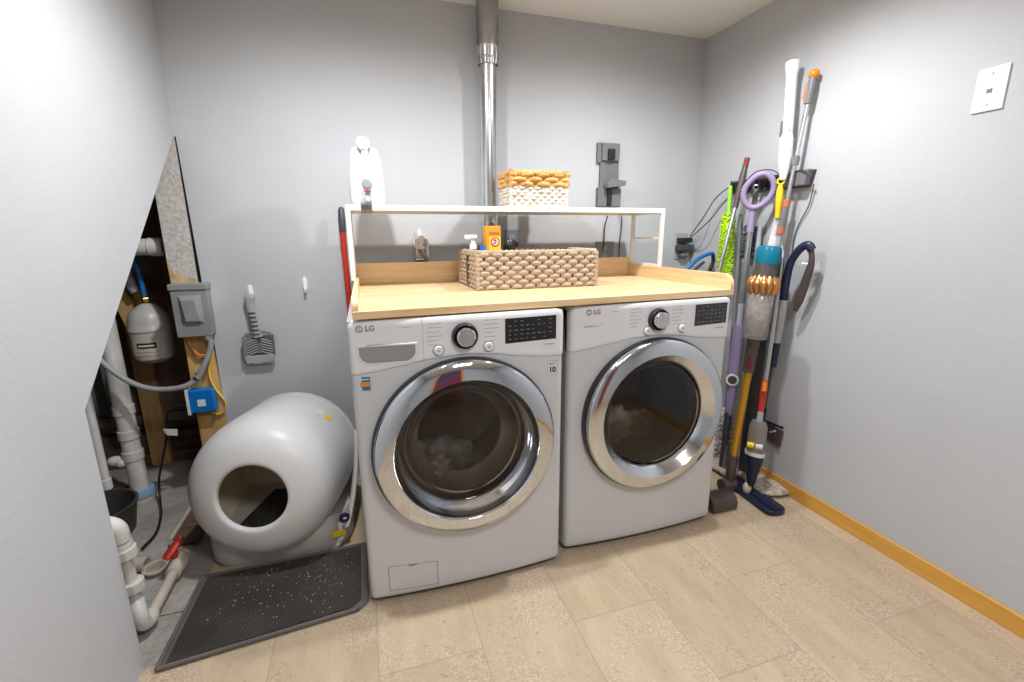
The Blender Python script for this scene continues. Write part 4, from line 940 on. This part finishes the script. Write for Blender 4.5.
# drain assembly near the wall
dn = thing('drain_assembly', 'white plastic drain pipes with a red handled ball valve on the floor', 'drain pipe', (-2.63,-.80,0))
yd = -.80
k1 = [UY(96,527,yd-.02),UY(106,526,yd-.01),UY(116,530,yd),UY(119.5,541,yd),UY(123,552,yd),UY(127,566,yd),UY(130,577,yd),UY(137,605,yd)]
MB().tube(path(k1[:4],18), .028, 24).build('elbow', 'pvc', dn)
MB().tube([k1[3],k1[7]], .019, 20).build('tube', 'pvc', dn)
def union(p, d, r, nm='union_nut'):
    b = MB(); N = 48; pf = [(r*.8,-.020),(r,-.017),(r*1.02,0),(r,.013),(r*.8,.018)]
    d = V(d).normalized(); nx = d.cross(V((0,1,0))).normalized(); ny = d.cross(nx)
    for rr0, t_ in pf:
        for j in range(N): a = 2*PI*j/N; q0 = rr0*(1+(.035 if j%4<2 else 0)); b.v.append(V(p)+d*t_+nx*q0*math.cos(a)+ny*q0*math.sin(a))
    for i in range(len(pf)-1):
        for j in range(N): b.f.append((i*N+j,i*N+(j+1)%N,(i+1)*N+(j+1)%N,(i+1)*N+j))
    b.f.append(tuple(range(N))); b.f.append(tuple(4*N+j for j in range(N)))
    return b.build(nm, 'pvc', dn)
dv = (k1[6]-k1[4])
union(UY(124.5,553,yd), dv, .031); union(UY(132.5,586,yd), dv, .031)
MB().tube([UY(120,543,yd),UY(123,551,yd)], .0295, 24).build('collar', 'pvc', dn)
el = UZ(144,628,.030)
bot = path([UY(136,600,yd), V((el.x-.004,el.y,.085)), V((el.x,el.y+.004,.045)), V((el.x+.004,el.y+.035,.032)), lerp(el, UZ(172,574,.030), .22)], 20)
MB().tube(bot, .0225, 24).build('lower_elbow', 'pvc', dn)
vp = UZ(176,568,.035)
MB().tube([lerp(el,vp,.12)+V((0,0,.0)), vp], .017, 24).build('floor_pipe', 'pvc_old', dn)
dvp = (vp-el).normalized()
MB().lathe([(.018,-.005),(.025,-.002),(.026,.022),(.023,.024),(.031,.04),(.032,.070),(.026,.088),(.023,.09),(.023,.11),(.018,.112)], vp-dvp*.03, dvp, 28).ball(vp+dvp*.035+V((0,0,.02)), .026, 14, 8).build('ball_valve', 'pvc_old', dn)
hb = vp+dvp*.02+V((-.005,0,.045))
MB().tube([hb+V((0,0,-.012)),hb+V((0,0,.010))], .013, 16).tube([hb+V((-.018,-.030,.004)),hb+V((-.008,-.012,.016)),hb+V((.004,.012,.028)),hb+V((.012,.030,.038))], [.013,.018,.018,.013], 12, flat=.6).tube([hb+V((.012,.030,.038)),hb+V((.015,.038,.046))], .009, 10).build('valve_handle', 'red', dn)
pe = UZ(146,561,.03)
tag(MB().lathe([(.020,0),(.027,0),(.027,.11),(.020,.11)], pe+V((.012,-.02,.0)), V((-1,.25,0)), 28, closed=True).build('pipe_offcut', 'pvc_old'), 'short open cream pipe end lying on the concrete by the red valve', 'pipe')
dsn = MB(); dp = UZ(156,568,.012)
n_ = 40
dsn.lathe([(.030,0),(.043,0),(.043,.006),(.030,.006)], dp, (0,0,1), n_, closed=True)
for k in range(-3,4):
    h_ = math.sqrt(.032**2-(k*.0095)**2); dsn.box(dp+V((k*.0095-.002,-h_,.001)), dp+V((k*.0095+.002,h_,.005))).box(dp+V((-h_,k*.0095-.002,.001)), dp+V((h_,k*.0095+.002,.005)))
tag(dsn.build('drain_strainer', 'pvc_old'), 'round slotted cream drain strainer lying beside the red valve', 'strainer')
#TOOLS_BEGIN
# ================================================================== RIGHT WALL TOOL RACK AND CLEANING TOOLS
def proj(P):
    d = V(P)-CAM; z = d.dot(fw); return 512+FPX*d.dot(rt)/z, 341-FPX*d.dot(up)/z
def row(T, B, py):      # point of the straight line T-B at a given height in the view
    lo, hi = -1.0, 2.0
    for _ in range(50):
        m_ = (lo+hi)/2
        if proj(lerp(T,B,m_))[1] < py: lo = m_
        else: hi = m_
    return lerp(T,B,(lo+hi)/2)
def to_floor(T, Mp, z=.004): T, Mp = V(T), V(Mp); t_ = (T.z-z)/(T.z-Mp.z); return T+(Mp-T)*t_
rk = thing('tool_rack', 'dark grey wall rack holding brooms and mops on the right wall', 'rack', (0,-.53,1.45))
MB().prism([(0,-.768,1.490),(0,-.752,1.420),(0,-.31,1.425),(0,-.31,1.488)], (-.022,0,0)).build('rail', 'dgrey', rk, bevel=.003)
MB().prism([(-.02,-.768,1.492),(-.02,-.755,1.425),(-.02,-.64,1.425),(-.02,-.64,1.485)], (-.030,0,0)).build('end_block', 'mgrey', rk, bevel=.006)
for y in (-.35,-.42,-.50,-.565,-.625):
    MB().box((-.052,y-.020,1.435),(-.020,y-.012,1.478)).box((-.052,y+.012,1.435),(-.020,y+.020,1.478)).box((-.030,y-.02,1.432),(-.020,y+.02,1.482)).build('clamp', 'black', rk, bevel=.003)
tag(MB().tube(path([UX(745,182,-.03),UX(756,172,-.035),UX(772,170,-.035),UX(786,178,-.03),UX(800,170,-.055),UX(812,176,-.055)]), .0025, 8).build('rack_cord', 'dgrey'), 'thin dark cord draped over the top of the tool rack', 'cord')
tag(MB().tube(path([UX(814,184,-.02),UX(809,205,-.012),UX(800,222,-.008),UX(794,238,-.008),UX(791,262,-.012)]), .0025, 8).build('hanging_cord', 'dgrey'), 'thin dark cord hanging down the right wall below the end of the rack', 'cord')
# white tube tool
w_ = thing('tube_tool', 'tall white plastic tube tool standing highest left on the wall rack', 'cleaning tool', UX(785,178,-.075))
T = UX(793,62,-.060); B = UX(787.5,136,-.068); Bb = UX(783,180,-.080)
MB().tube([T,row(T,B,67),row(T,B,76),row(T,B,100),row(T,B,128),B], [.029,.029,.022,.0215,.020,.019], 24).build('upper_tube', 'plastic_white', w_)
MB().tube([row(T,B,134),row(T,Bb,139),row(B,Bb,158),row(B,Bb,168),Bb], [.020,.027,.0275,.023,.012], 24).build('lower_body', 'plastic_white', w_)
q = row(T,B,127); MB().box(q+V((-.01,.018,-.035)), q+V((.012,.034,.03))).build('grey_catch', 'mgrey', w_, bevel=.003)
MB().lathe([(0,.004),(.003,.003),(.003,0)], row(T,B,131)+V((-.012,-.018,0)), (-.6,-.8,0), 10).build('button', 'ink', w_)
# extending pole with orange ball
T = UX(814,74,-.035); B = UZ(729,474,.036)
ep = thing('extending_pole', 'silver extending pole with an orange ball tip, rightmost and tall on the rack', 'pole', B)
MB().ball(T, .0205, 20, 12).build('ball_tip', 'orange', ep)
MB().tube([row(T,B,78),row(T,B,84),row(T,B,92),row(T,B,104)], [.014,.017,.0155,.0135], 18).build('top_grip', 'mgrey', ep)
MB().tube([row(T,B,82)+V((-.008,.008,0)),row(T,B,93)+V((-.010,.009,0)),row(T,B,103)+V((-.006,.006,0))], [.008,.0095,.008], 12).build('grip_inlay', 'dorange', ep)
MB().tube([row(T,B,103),row(T,B,200)], .0085, 16).build('upper_tube', 'lgrey' if False else 'steel', ep)
MB().tube([row(T,B,156),row(T,B,165)], .0145, 16).build('clamp_collar', 'mgrey', ep)
for y in (204,231): MB().tube([row(T,B,y-4),row(T,B,y+3)], .0160, 18).build('orange_collar', 'dorange', ep)
MB().tube([row(T,B,207),row(T,B,228)], .0150, 18).build('middle_grip', 'mgrey', ep)
MB().tube([row(T,B,234),B], .0095, 16).build('lower_tube', 'lgrey', ep)
# lime duster
lb_ = thing('chenille_duster', 'lime green fluffy duster hanging from the left end of the rack', 'duster', UX(722,275,-.12))
T = UX(730.5,186,-.06); B = UX(724,278,-.12)
MB().tube([T,row(T,B,190),row(T,B,205),row(T,B,215)], [.009,.0105,.009,.010], 14).build('handle', 'lime', lb_)
MB().tube([T+V((0,0,.012)),T+V((-.004,-.008,.022)),T+V((0,-.016,.012)),T], .003, 8).build('hanging_loop', 'black', lb_)
def fluff(name, T, B, r0, r1, n, ln, th, m, par, seed, squash=1.0):
    rnd = random.Random(seed); b = MB(); ax_ = (B-T).normalized(); nx = ax_.cross(V((0,0,1)) if abs(ax_.z)<.9 else V((1,0,0))).normalized(); ny = ax_.cross(nx)
    b.tube([T,lerp(T,B,.08),lerp(T,B,.92),B], [r0*.5,r0,r1,r1*.5], 16)
    for k in range(n):
        t_ = rnd.random(); a = rnd.random()*2*PI; rr_ = (r0+(r1-r0)*t_)*.9; d = nx*math.cos(a)+ny*math.sin(a)*squash
        p = lerp(T,B,t_)+d*rr_; e_ = p+d*ln*rnd.uniform(.7,1.1)+ax_*rnd.uniform(-.3,.5)*ln
        b.tube([p,lerp(p,e_,.6)+V((0,0,-.001)),e_], [th,th*1.15,th*.7], 5)
    return b.build(name, m, par, sharp=80)
fluff('chenille_head', row(T,B,214), B, .024, .030, 650, .014, .0033, 'limefuzz', lb_, 3)
# dark handled silver pole with red button
T = UX(747.5,158,-.09); Mp = UX(719,272,-.20); Bf = to_floor(T, Mp)
Bf = lerp(T, Mp, 2.0)
Bf = to_floor(T,Mp)
sv = thing('dark_handled_pole', 'silver pole with dark grip and a red button crossing in front of the green duster', 'pole', Bf)
MB().tube([T,row(T,Mp,170),row(T,Mp,176),row(T,Mp,190),row(T,Mp,208)], [.0125,.0125,.016,.014,.013], 16).build('grip', 'bronze', sv)
q = row(T,Mp,163); MB().box(q+V((-.016,-.016,-.016)), q+V((-.006,-.010,.018))).build('release_button', 'red', sv, bevel=.002)
MB().tube([row(T,Mp,207),Bf], .0092, 16).build('shaft', 'steel', sv)
# lilac loop mop
T = UX(758.5,191,-.10); Bq = UZ(722,466,.036)
T2 = UX(752.5,211,-.10)
lm = thing('loop_handle_mop', 'mop with a lilac ring handle and lilac foot, between duster and stick vacuum', 'mop', Bq)
vn = (CAM-T).normalized(); hx = vn.cross(V((0,0,1))).normalized(); hy = hx.cross(vn)
lp = [T + hx*(.056*math.cos(a))*1.0*(1+.08*math.cos(2*a)) + hy*(.074*math.sin(a)) + hx*(-.012*math.sin(a)) for a in [2*PI*i/40 for i in range(41)]]
MB().tube(lp, .0135, 14, cap=False).build('ring_handle', 'purple', lm)
MB().tube([row(T2,Bq,209),row(T2,Bq,216),row(T2,Bq,232)], [.016,.015,.0165], 16).build('handle_stem', 'purple', lm)
MB().tube([row(T2,Bq,231),row(T2,Bq,266)], .0125, 16).build('upper_shaft', 'steel', lm)
MB().tube([row(T2,Bq,264),row(T2,Bq,268),row(T2,Bq,298),row(T2,Bq,303)], [.014,.0165,.0165,.014], 16).build('adjusting_grip', 'mgrey', lm)
MB().tube([row(T2,Bq,302),row(T2,Bq,330)], .0135, 16).build('lower_shaft', 'lgrey', lm)
MB().tube([row(T2,Bq,322),row(T2,Bq,336),row(T2,Bq,372),row(T2,Bq,400),row(T2,Bq,414)], [.017,.028,.031,.028,.020], 20, flat=.7).build('lilac_foot', 'purple', lm)
MB().tube([row(T2,Bq,412),row(T2,Bq,440),Bq], [.018,.016,.016], 16).build('foot_tube', 'dgrey', lm)
q = row(T2,Bq,379); dq = (CAM-q).normalized(); dq.z *= .3; dq.normalize()
MB().lathe([(.021,.030),(.029,.030),(.031,.020),(.021,.020)], q, dq, 28, closed=True).build('white_ring', 'pvc', lm)
MB().lathe([(0,.029),(.0212,.029),(.0212,.022)], q, dq, 24).build('dark_socket', 'dgrey', lm)
# small grey brush on ring, fluff below
gb = thing('grey_duster', 'small grey teal fluffy duster on a metal ring behind the lilac handle', 'duster', UX(747,256,-.07))
T = UX(756,190,-.055); B = UX(748,258,-.055)
MB().tube([T+hx*(.011*math.cos(a))+hy*(.011*math.sin(a)+.012) for a in [2*PI*i/16 for i in range(17)]], .003, 8, cap=False).build('hanging_ring', 'steel', gb)
MB().tube([T,row(T,B,194),row(T,B,204),row(T,B,226)], [.007,.011,.012,.008], 14).build('handle', 'mgrey', gb)
fluff('fluffy_head', row(T,B,226), B, .022, .026, 300, .016, .0035, 'greyfuzz', gb, 9)
# yellow handled brush
yb2 = thing('yellow_brush', 'yellow handled brush with long white bristles hanging from the rack', 'brush', UX(774,250,-.09))
T = UX(780.5,185,-.085); B = UX(774,256,-.085)
MB().tube([T+hx*(.013*math.cos(a))+hy*(.013*math.sin(a)+.016) for a in [2*PI*i/20 for i in range(21)]], .0045, 8, cap=False).build('hanging_ring', 'yellow', yb2)
MB().tube([T,row(T,B,190),row(T,B,200),row(T,B,212),row(T,B,218)], [.008,.0135,.0145,.012,.011], 16).build('handle', 'yellow', yb2)
br = MB(); rnd = random.Random(2)
s0 = row(T,B,217)
for k in range(170):
    a = rnd.random()*2*PI; r_ = math.sqrt(rnd.random()); d = hx*math.cos(a)*r_ + V((-.6,.6,0))*math.sin(a)*r_*.5
    br.tube([s0+d*.010, lerp(s0,B,.5)+d*.022, B+d*.036+V((0,0,rnd.uniform(-.01,.01)))], [.0018,.0018,.0012], 4)
br.build('bristles', 'whitebristle', yb2, sharp=80)
# stick vacuum
T = UX(770,246,-.165); B = UY(729,482,-.735)
dy = thing('stick_vacuum', 'cordless stick vacuum with teal filter, copper cyclones, clear bin and gold tube', 'vacuum', (B.x,B.y,0))
axd = (B-T).normalized(); fv = (CAM-row(T,B,290)); fv = (fv-axd*fv.dot(axd)).normalized(); sv_ = axd.cross(fv)
def L_(y): return (row(T,B,y)-T).dot(axd)
MB().lathe([(0,-.002),(.040,0),(.050,.006),(.054,.02),(.054,L_(262)),(.050,L_(265)),(0,L_(265))], T, axd, 40, sy=.9).build('teal_filter', 'teal', dy)
MB().lathe([(.047,L_(263)),(.048,L_(268)),(.050,L_(275)),(.053,L_(279)),(0,L_(279))], T, axd, 40).build('motor_housing', 'bronze', dy)
cyc = dy
b = MB(); c0, c1_ = L_(276), L_(293)
N = 14
cm_ = MB(); cm_.lathe([(.048,c0),(.055,c0+.010),(.058,(c0+c1_)/2),(.050,c1_-.006),(.044,c1_+.002)], T, axd, 48)
for k in range(N):
    a = 2*PI*k/N; d = fv*math.cos(a)+sv_*math.sin(a)
    p0 = T+axd*(c0-.002)+d*.043; p1 = T+axd*((c0+c1_)/2)+d*.053; p2 = T+axd*(c1_+.006)+d*.047
    cm_.tube([p0,lerp(p0,p1,.5)+d*.006,p1+d*.004,lerp(p1,p2,.6)+d*.006,p2], [.006,.0105,.013,.0105,.005], 10)
cm_.build('cyclone_ring', 'gold', dy)
MB().lathe([(.046,L_(293)),(.055,L_(296)),(.053,L_(334)),(.050,L_(338)),(0,L_(338))], T, axd, 40).build('clear_bin', 'bin', dy)
dus = MB(); kk = []
for i, t_ in enumerate((296,306,318,328,335)): kk.append((.043 if i not in (0,4) else .03, L_(t_)))
dus.lathe([(0,L_(296))]+kk+[(0,L_(336))], T, axd, 32)
for i, v in enumerate(dus.v):
    dus.v[i] = v + V((1,1,1))*0 + (v-(T+axd*(v-T).dot(axd)))*(.14*mnoise.noise(v*40))
dus.build('collected_dust', 'dust', dy)
MB().tube([T+axd*L_(284)+fv*-.075, T+axd*L_(300)+fv*-.085, T+axd*L_(330)+fv*-.08], [.02,.024,.02], 16).build('handle_grip', 'bronze', dy)
MB().tube([T+axd*L_(337), T+axd*L_(341), T+axd*L_(372)], [.034,.028,.024], 24).build('neck', 'bronze', dy)
MB().tube([T+axd*L_(355)+fv*.018, T+axd*L_(368)+fv*.016], [.012,.012], 14).build('red_catch', 'dpurple', dy)
MB().tube([row(T,B,371),row(T,B,457)], .0175, 24).build('gold_tube', 'goldtube', dy)
MB().tube([row(T,B,455),row(T,B,458),row(T,B,479),row(T,B,483)], [.020,.024,.022,.016], 24).build('head_neck', 'bronze', dy)
MB().tube([B+V((-.045,.0,-.01)),B+V((.025,.0,-.01))], .030, 24).build('head_pivot', 'bronze', dy)
hd = MB()
P = [(0,-.855,.002),(0,-.858,.035),(0,-.845,.062),(0,-.815,.074),(0,-.780,.066),(0,-.745,.045),(0,-.735,.002)]
hd.prism([(B.x-.205,y-.015,z) for _,y,z in P], (.135,0,0))
hx0 = B.x
hd.build('cleaner_head', 'bronze', dy, bevel=.008, seg=3)
# navy D-handled mop/vacuum
T = UX(787,283,-.085); B = UZ(752,470,.036); 
nv_ = thing('navy_stick', 'navy and grey stick cleaner with a curved loop handle, rightmost of the floor tools', 'cleaning tool', B)
MB().tube(path([UX(783,304,-.085),UX(786.5,280,-.085),UX(791,262,-.085),UX(800,249,-.085),UX(808,245,-.083),UX(812,250,-.078)], 30), .0175, 16, flat=.8).build('navy_handle', 'navy', nv_)
MB().tube(path([UX(811,247,-.078),UX(811.5,262,-.07),UX(806,280,-.062),UX(800,298,-.055),UX(795,311,-.050)], 30), [.012,.012,.017,.019,.018,.010], 16, flat=.8).build('handle_body', 'bronze', nv_)
MB().tube([UX(802,263.5,-.084),UX(808,264,-.078)], [.0045,.0045], 10).build('white_clip', 'plastic_white', nv_)
T0 = UX(784,300,-.085)
MB().tube([T0,row(T0,B,344)], .0185, 20).build('grey_tube', 'lgrey', nv_)
MB().tube([row(T0,B,342),row(T0,B,366)], .0200, 20).build('navy_sleeve', 'navy', nv_)
MB().tube([row(T0,B,365),B], .0095, 14).build('lower_shaft', 'dgrey', nv_)
MB().tube([row(T0,B,408),row(T0,B,420)], .0150, 14).build('joint', 'navy', nv_)
# spray mop with bottle
Bm = UZ(750,487,.055); T = UX(776,262,-.115)
T = UX(773,325,-.125)
sm_ = thing('spray_mop', 'spray mop with red orange grip, smoky bottle and long flat navy head', 'mop', (Bm.x,Bm.y,0))
MB().tube([row(T,Bm,258),row(T,Bm,384)], .0115, 16).build('shaft', 'steel', sm_)
MB().tube([row(T,Bm,380),row(T,Bm,384),row(T,Bm,396),row(T,Bm,412)], [.012,.014,.0145,.012], 16).build('grip', 'red', sm_)
MB().tube([row(T,Bm,381)+V((-.010,-.010,0)),row(T,Bm,390)+V((-.012,-.012,0))], .010, 12).build('grip_accent', 'orange', sm_)
MB().tube([row(T,Bm,411),row(T,Bm,424)], [.012,.016], 16).build('valve_neck', 'lgrey', sm_)
MB().tube([row(T,Bm,421),row(T,Bm,426),row(T,Bm,449),row(T,Bm,452)], [.032,.042,.044,.044], 28, flat=.8).build('bottle', 'bottle', sm_)
q = row(T,Bm,446); dd_ = (CAM-q).normalized()
axm = (Bm-T).normalized(); side = axm.cross(dd_).normalized()
for s, mm, nm in ((-.020,'yellow','yellow_label'),(.014,'label','white_label')):
    c_ = q+dd_*.036*(1 if s<0 else 1)+side*(-s); MB().tube([c_-side*.013, c_+side*.015], .013, 10).build(nm, mm, sm_)
MB().tube([row(T,Bm,451),row(T,Bm,454.5)], .0475, 28, flat=.8).build('white_collar', 'pvc', sm_)
MB().tube([row(T,Bm,454),row(T,Bm,458),row(T,Bm,478),row(T,Bm,485)], [.043,.042,.024,.018], 24, flat=.8).build('navy_cone', 'navy', sm_)
MB().ball(UZ(747,488,.045), .024, 16, 10, (.8,.8,1.3)).build('swivel_joint', 'pvc_old', sm_)
HA, HB_ = UZ(738,484,.012), UZ(778,513,.012); hd_ = (HB_-HA).normalized(); hw_ = V((-hd_.y,hd_.x,0))
HA, HB_ = HA-hd_*.05, HB_+hd_*.008
b = MB(); n_ = 10; w0 = .050
out = []
for s, c_ in ((1,HB_),(-1,HA)):
    for k in range(n_+1): a = -PI/2+PI*k/n_; out.append(c_ + hd_*(.030*math.cos(a)*s-.03*s) + hw_*(w0*math.sin(a)*s))
b.prism([p+V((0,0,-.009)) for p in out], (0,0,.022)); b.build('flat_head', 'navy', sm_, bevel=.005, seg=3)
MB().tube([lerp(HA,HB_,.10)+V((0,0,.016)),lerp(HA,HB_,.97)+V((0,0,.016))], [.018,.022], 14, flat=.5, ref=(0,0,1)).build('head_ridge', 'navy', sm_)
# plain poles standing behind
for (tp, md, mm, lbl, nm) in ((UX(741,214,-.055),UX(733,335,-.10),'mgrey','plain grey pole standing just left of the lilac handled mop','grey_pole'),(UX(760,226,-.045),UX(748,345,-.09),'lgrey','pale grey pole standing between the lilac mop and the stick vacuum','pale_pole')):
    fl = to_floor(tp, md, .036); tag(MB().tube([tp, lerp(tp,fl,.05), fl], [.009,.0115,.0115], 14).build(nm, mm), lbl, 'pole')
# dark grey upright tube behind
T = UX(766,300,-.055); B = T.copy(); B.z=.006; B.x-=.02
tag(MB().tube([T,row(T,B,330),row(T,B,400),B], [.026,.034,.034,.030], 18, flat=.6).build('grey_upright_shape', 'dgrey'), 'dark grey flat upright shape standing behind the stick vacuum against the wall', 'cleaning tool')
# lower wall bracket
lr = thing('lower_bracket', 'dark grey bracket low on the right wall behind the mops', 'bracket', UX(776,434,0))
a_, c_ = UX(769,426,0), UX(784,444,0)
MB().prism([UX(768,424,0),UX(784,431,0),UX(781,447,0),UX(767,437,0)], (-.016,0,0)).build('plate', 'bronze', lr, bevel=.002)
MB().tube([UX(745,413,-.016),UX(783,428,-.016)], .006, 10).tube([UX(747,420,-.016),UX(768,429,-.016)], .004, 8).build('rail', 'black', lr)
MB().tube([UX(770,432,-.020),UX(775,431,-.020)], .005, 8).build('pale_tab', 'pvc', lr)
# fluffy patterned pads
def pad(name, c, hx_, hy_, th, m, label, seed, loc=None):
    b = MB(); c, hx_, hy_ = V(c), V(hx_), V(hy_); nn = hx_.cross(hy_).normalized(); N = 40
    for s in (1,-1):
        def fn(u, v):
            a, d = 2*u-1, 2*v-1; e = max(0,(1-a**4))*max(0,(1-d**4)); nse = mnoise.noise((c+hx_*a+hy_*d)*55+V((seed,0,0)))
            k_ = 1-.10*(a*a*d*d); return c + hx_*a*k_ + hy_*d*k_ + nn*s*th*(math.sqrt(e)+.30*nse*min(1,e*4))
        b.grid(fn, N, N)
    return tag(b.build(name, m, None, sharp=80), label, 'mop pad')
def chev_mat():
    m = bpy.data.materials.new('chevron_pile'); m.use_nodes = True; n, l, b_ = nodes(m)
    tc = n.new('ShaderNodeTexCoord'); s = n.new('ShaderNodeSeparateXYZ'); l.new(tc.outputs['Object'], s.inputs[0])
    zz = math_n(n,l,'PINGPONG',s.outputs[0],.014); f_ = math_n(n,l,'FRACT',math_n(n,l,'DIVIDE',math_n(n,l,'ADD',s.outputs[2],zz),.026))
    st_ = math_n(n,l,'LESS_THAN',f_,.42); no = noise_n(n,l,tc.outputs['Object'],60,3)
    l.new(mixc(n,l,.25,mixc(n,l,st_,(.74,.66,.58),(.30,.20,.16)),ramp(n,l,no,[(.35,.1),(.65,.7)])), b_.inputs['Base Color']); b_.inputs['Roughness'].default_value = 1
    return m
M['chev'] = chev_mat()
pc = UY(727,437,-.46)
pad('chevron_pad', (pc.x-.01,-.44,.150), (.115,0,0), (0,.02,.145), .030, 'chev', 'cream and brown chevron pad standing upright beside the dryer', 3)
p1 = UZ(768,484,.03)
pad('fluffy_pad', (p1.x-.005,p1.y+.03,.020), (.075,-.02,0), (.02,.11,0), .017, 'fuzz', 'fluffy cream pad lying on the floor against the pine baseboard', 5)
p1 = UZ(738,467,.03)
pad('fluffy_pad', (p1.x-.02,p1.y+.04,.020), (.10,0,0), (0,.10,0), .017, 'fuzz', 'fluffy cream pad on the floor behind the gold vacuum tube', 8)
# blue handle with black grip behind the side lip
bh_ = thing('blue_handle', 'blue arched handle with black underside showing behind the right worktop lip', 'handle tool', UY(700,275,-.25))
MB().tube(path([UY(680,278,-.25),UY(688,268,-.25),UY(698,259,-.25),UY(708,254,-.25),UY(713,253.5,-.25)], 20), .0105, 14).build('blue_arch', 'bluep', bh_)
MB().tube(path([UY(713,254,-.25),UY(713,262,-.25),UY(709,274,-.25),UY(707,300,-.25),V((UY(707,300,-.25).x,-.25,.01))], 24), .010, 14).build('black_grip', 'black', bh_)
MB().tube([UY(690,274,-.245),UY(700,265,-.245),UY(704,262,-.245)], .008, 10).build('dark_inner', 'dgrey', bh_)
#TOOLS_END
# ================================================================== LIGHT, WORLD, CAMERA
def spot(name, loc, tgt, power, size=150, blend=.5, rad=.04, c=(.965,.98,1.0)):
    l = bpy.data.lights.new(name, 'SPOT'); l.energy = power; l.spot_size = R(size); l.spot_blend = blend; l.shadow_soft_size = rad; l.color = c
    o = bpy.data.objects.new(name, l); col.objects.link(o); o.location = loc
    o.rotation_euler = (V(tgt)-V(loc)).to_track_quat('-Z','Y').to_euler(); return o
spot('ceiling_spot_right', (-.68,-.93,2.22), (-.72,-.80,0), 63, 165, .8, .04)
spot('ceiling_spot_left', (-1.90,-.93,2.22), (-1.86,-.80,0), 63, 165, .8, .04)
def area(name, loc, sx, sy, power, c=(.955,.975,1.0)):
    l = bpy.data.lights.new(name, 'AREA'); l.shape = 'RECTANGLE'; l.size = sx; l.size_y = sy; l.energy = power; l.color = c
    o = bpy.data.objects.new(name, l); col.objects.link(o); o.location = loc; return o
area('front_fill_light', (-1.3,-2.5,2.23), .5, .5, 20)  # added fill light behind the camera, stands in for a flash
w = bpy.data.worlds.new('world'); bpy.context.scene.world = w; w.use_nodes = True
w.node_tree.nodes['Background'].inputs[0].default_value = (.6,.65,.7,1); w.node_tree.nodes['Background'].inputs[1].default_value = .1
cam = bpy.data.cameras.new('camera'); co = bpy.data.objects.new('camera', cam); col.objects.link(co)
cam.sensor_width = 36; cam.lens = FPX*36/1024; cam.clip_start = .02
co.matrix_world = Matrix(((rt.x,up.x,-fw.x,CAM.x),(rt.y,up.y,-fw.y,CAM.y),(rt.z,up.z,-fw.z,CAM.z),(0,0,0,1)))
sc_ = bpy.context.scene; sc_.camera = co
vs = sc_.view_settings; vs.view_transform = 'Standard'; vs.look = 'None'; vs.exposure = .22; vs.gamma = 1; vs.use_curve_mapping = False
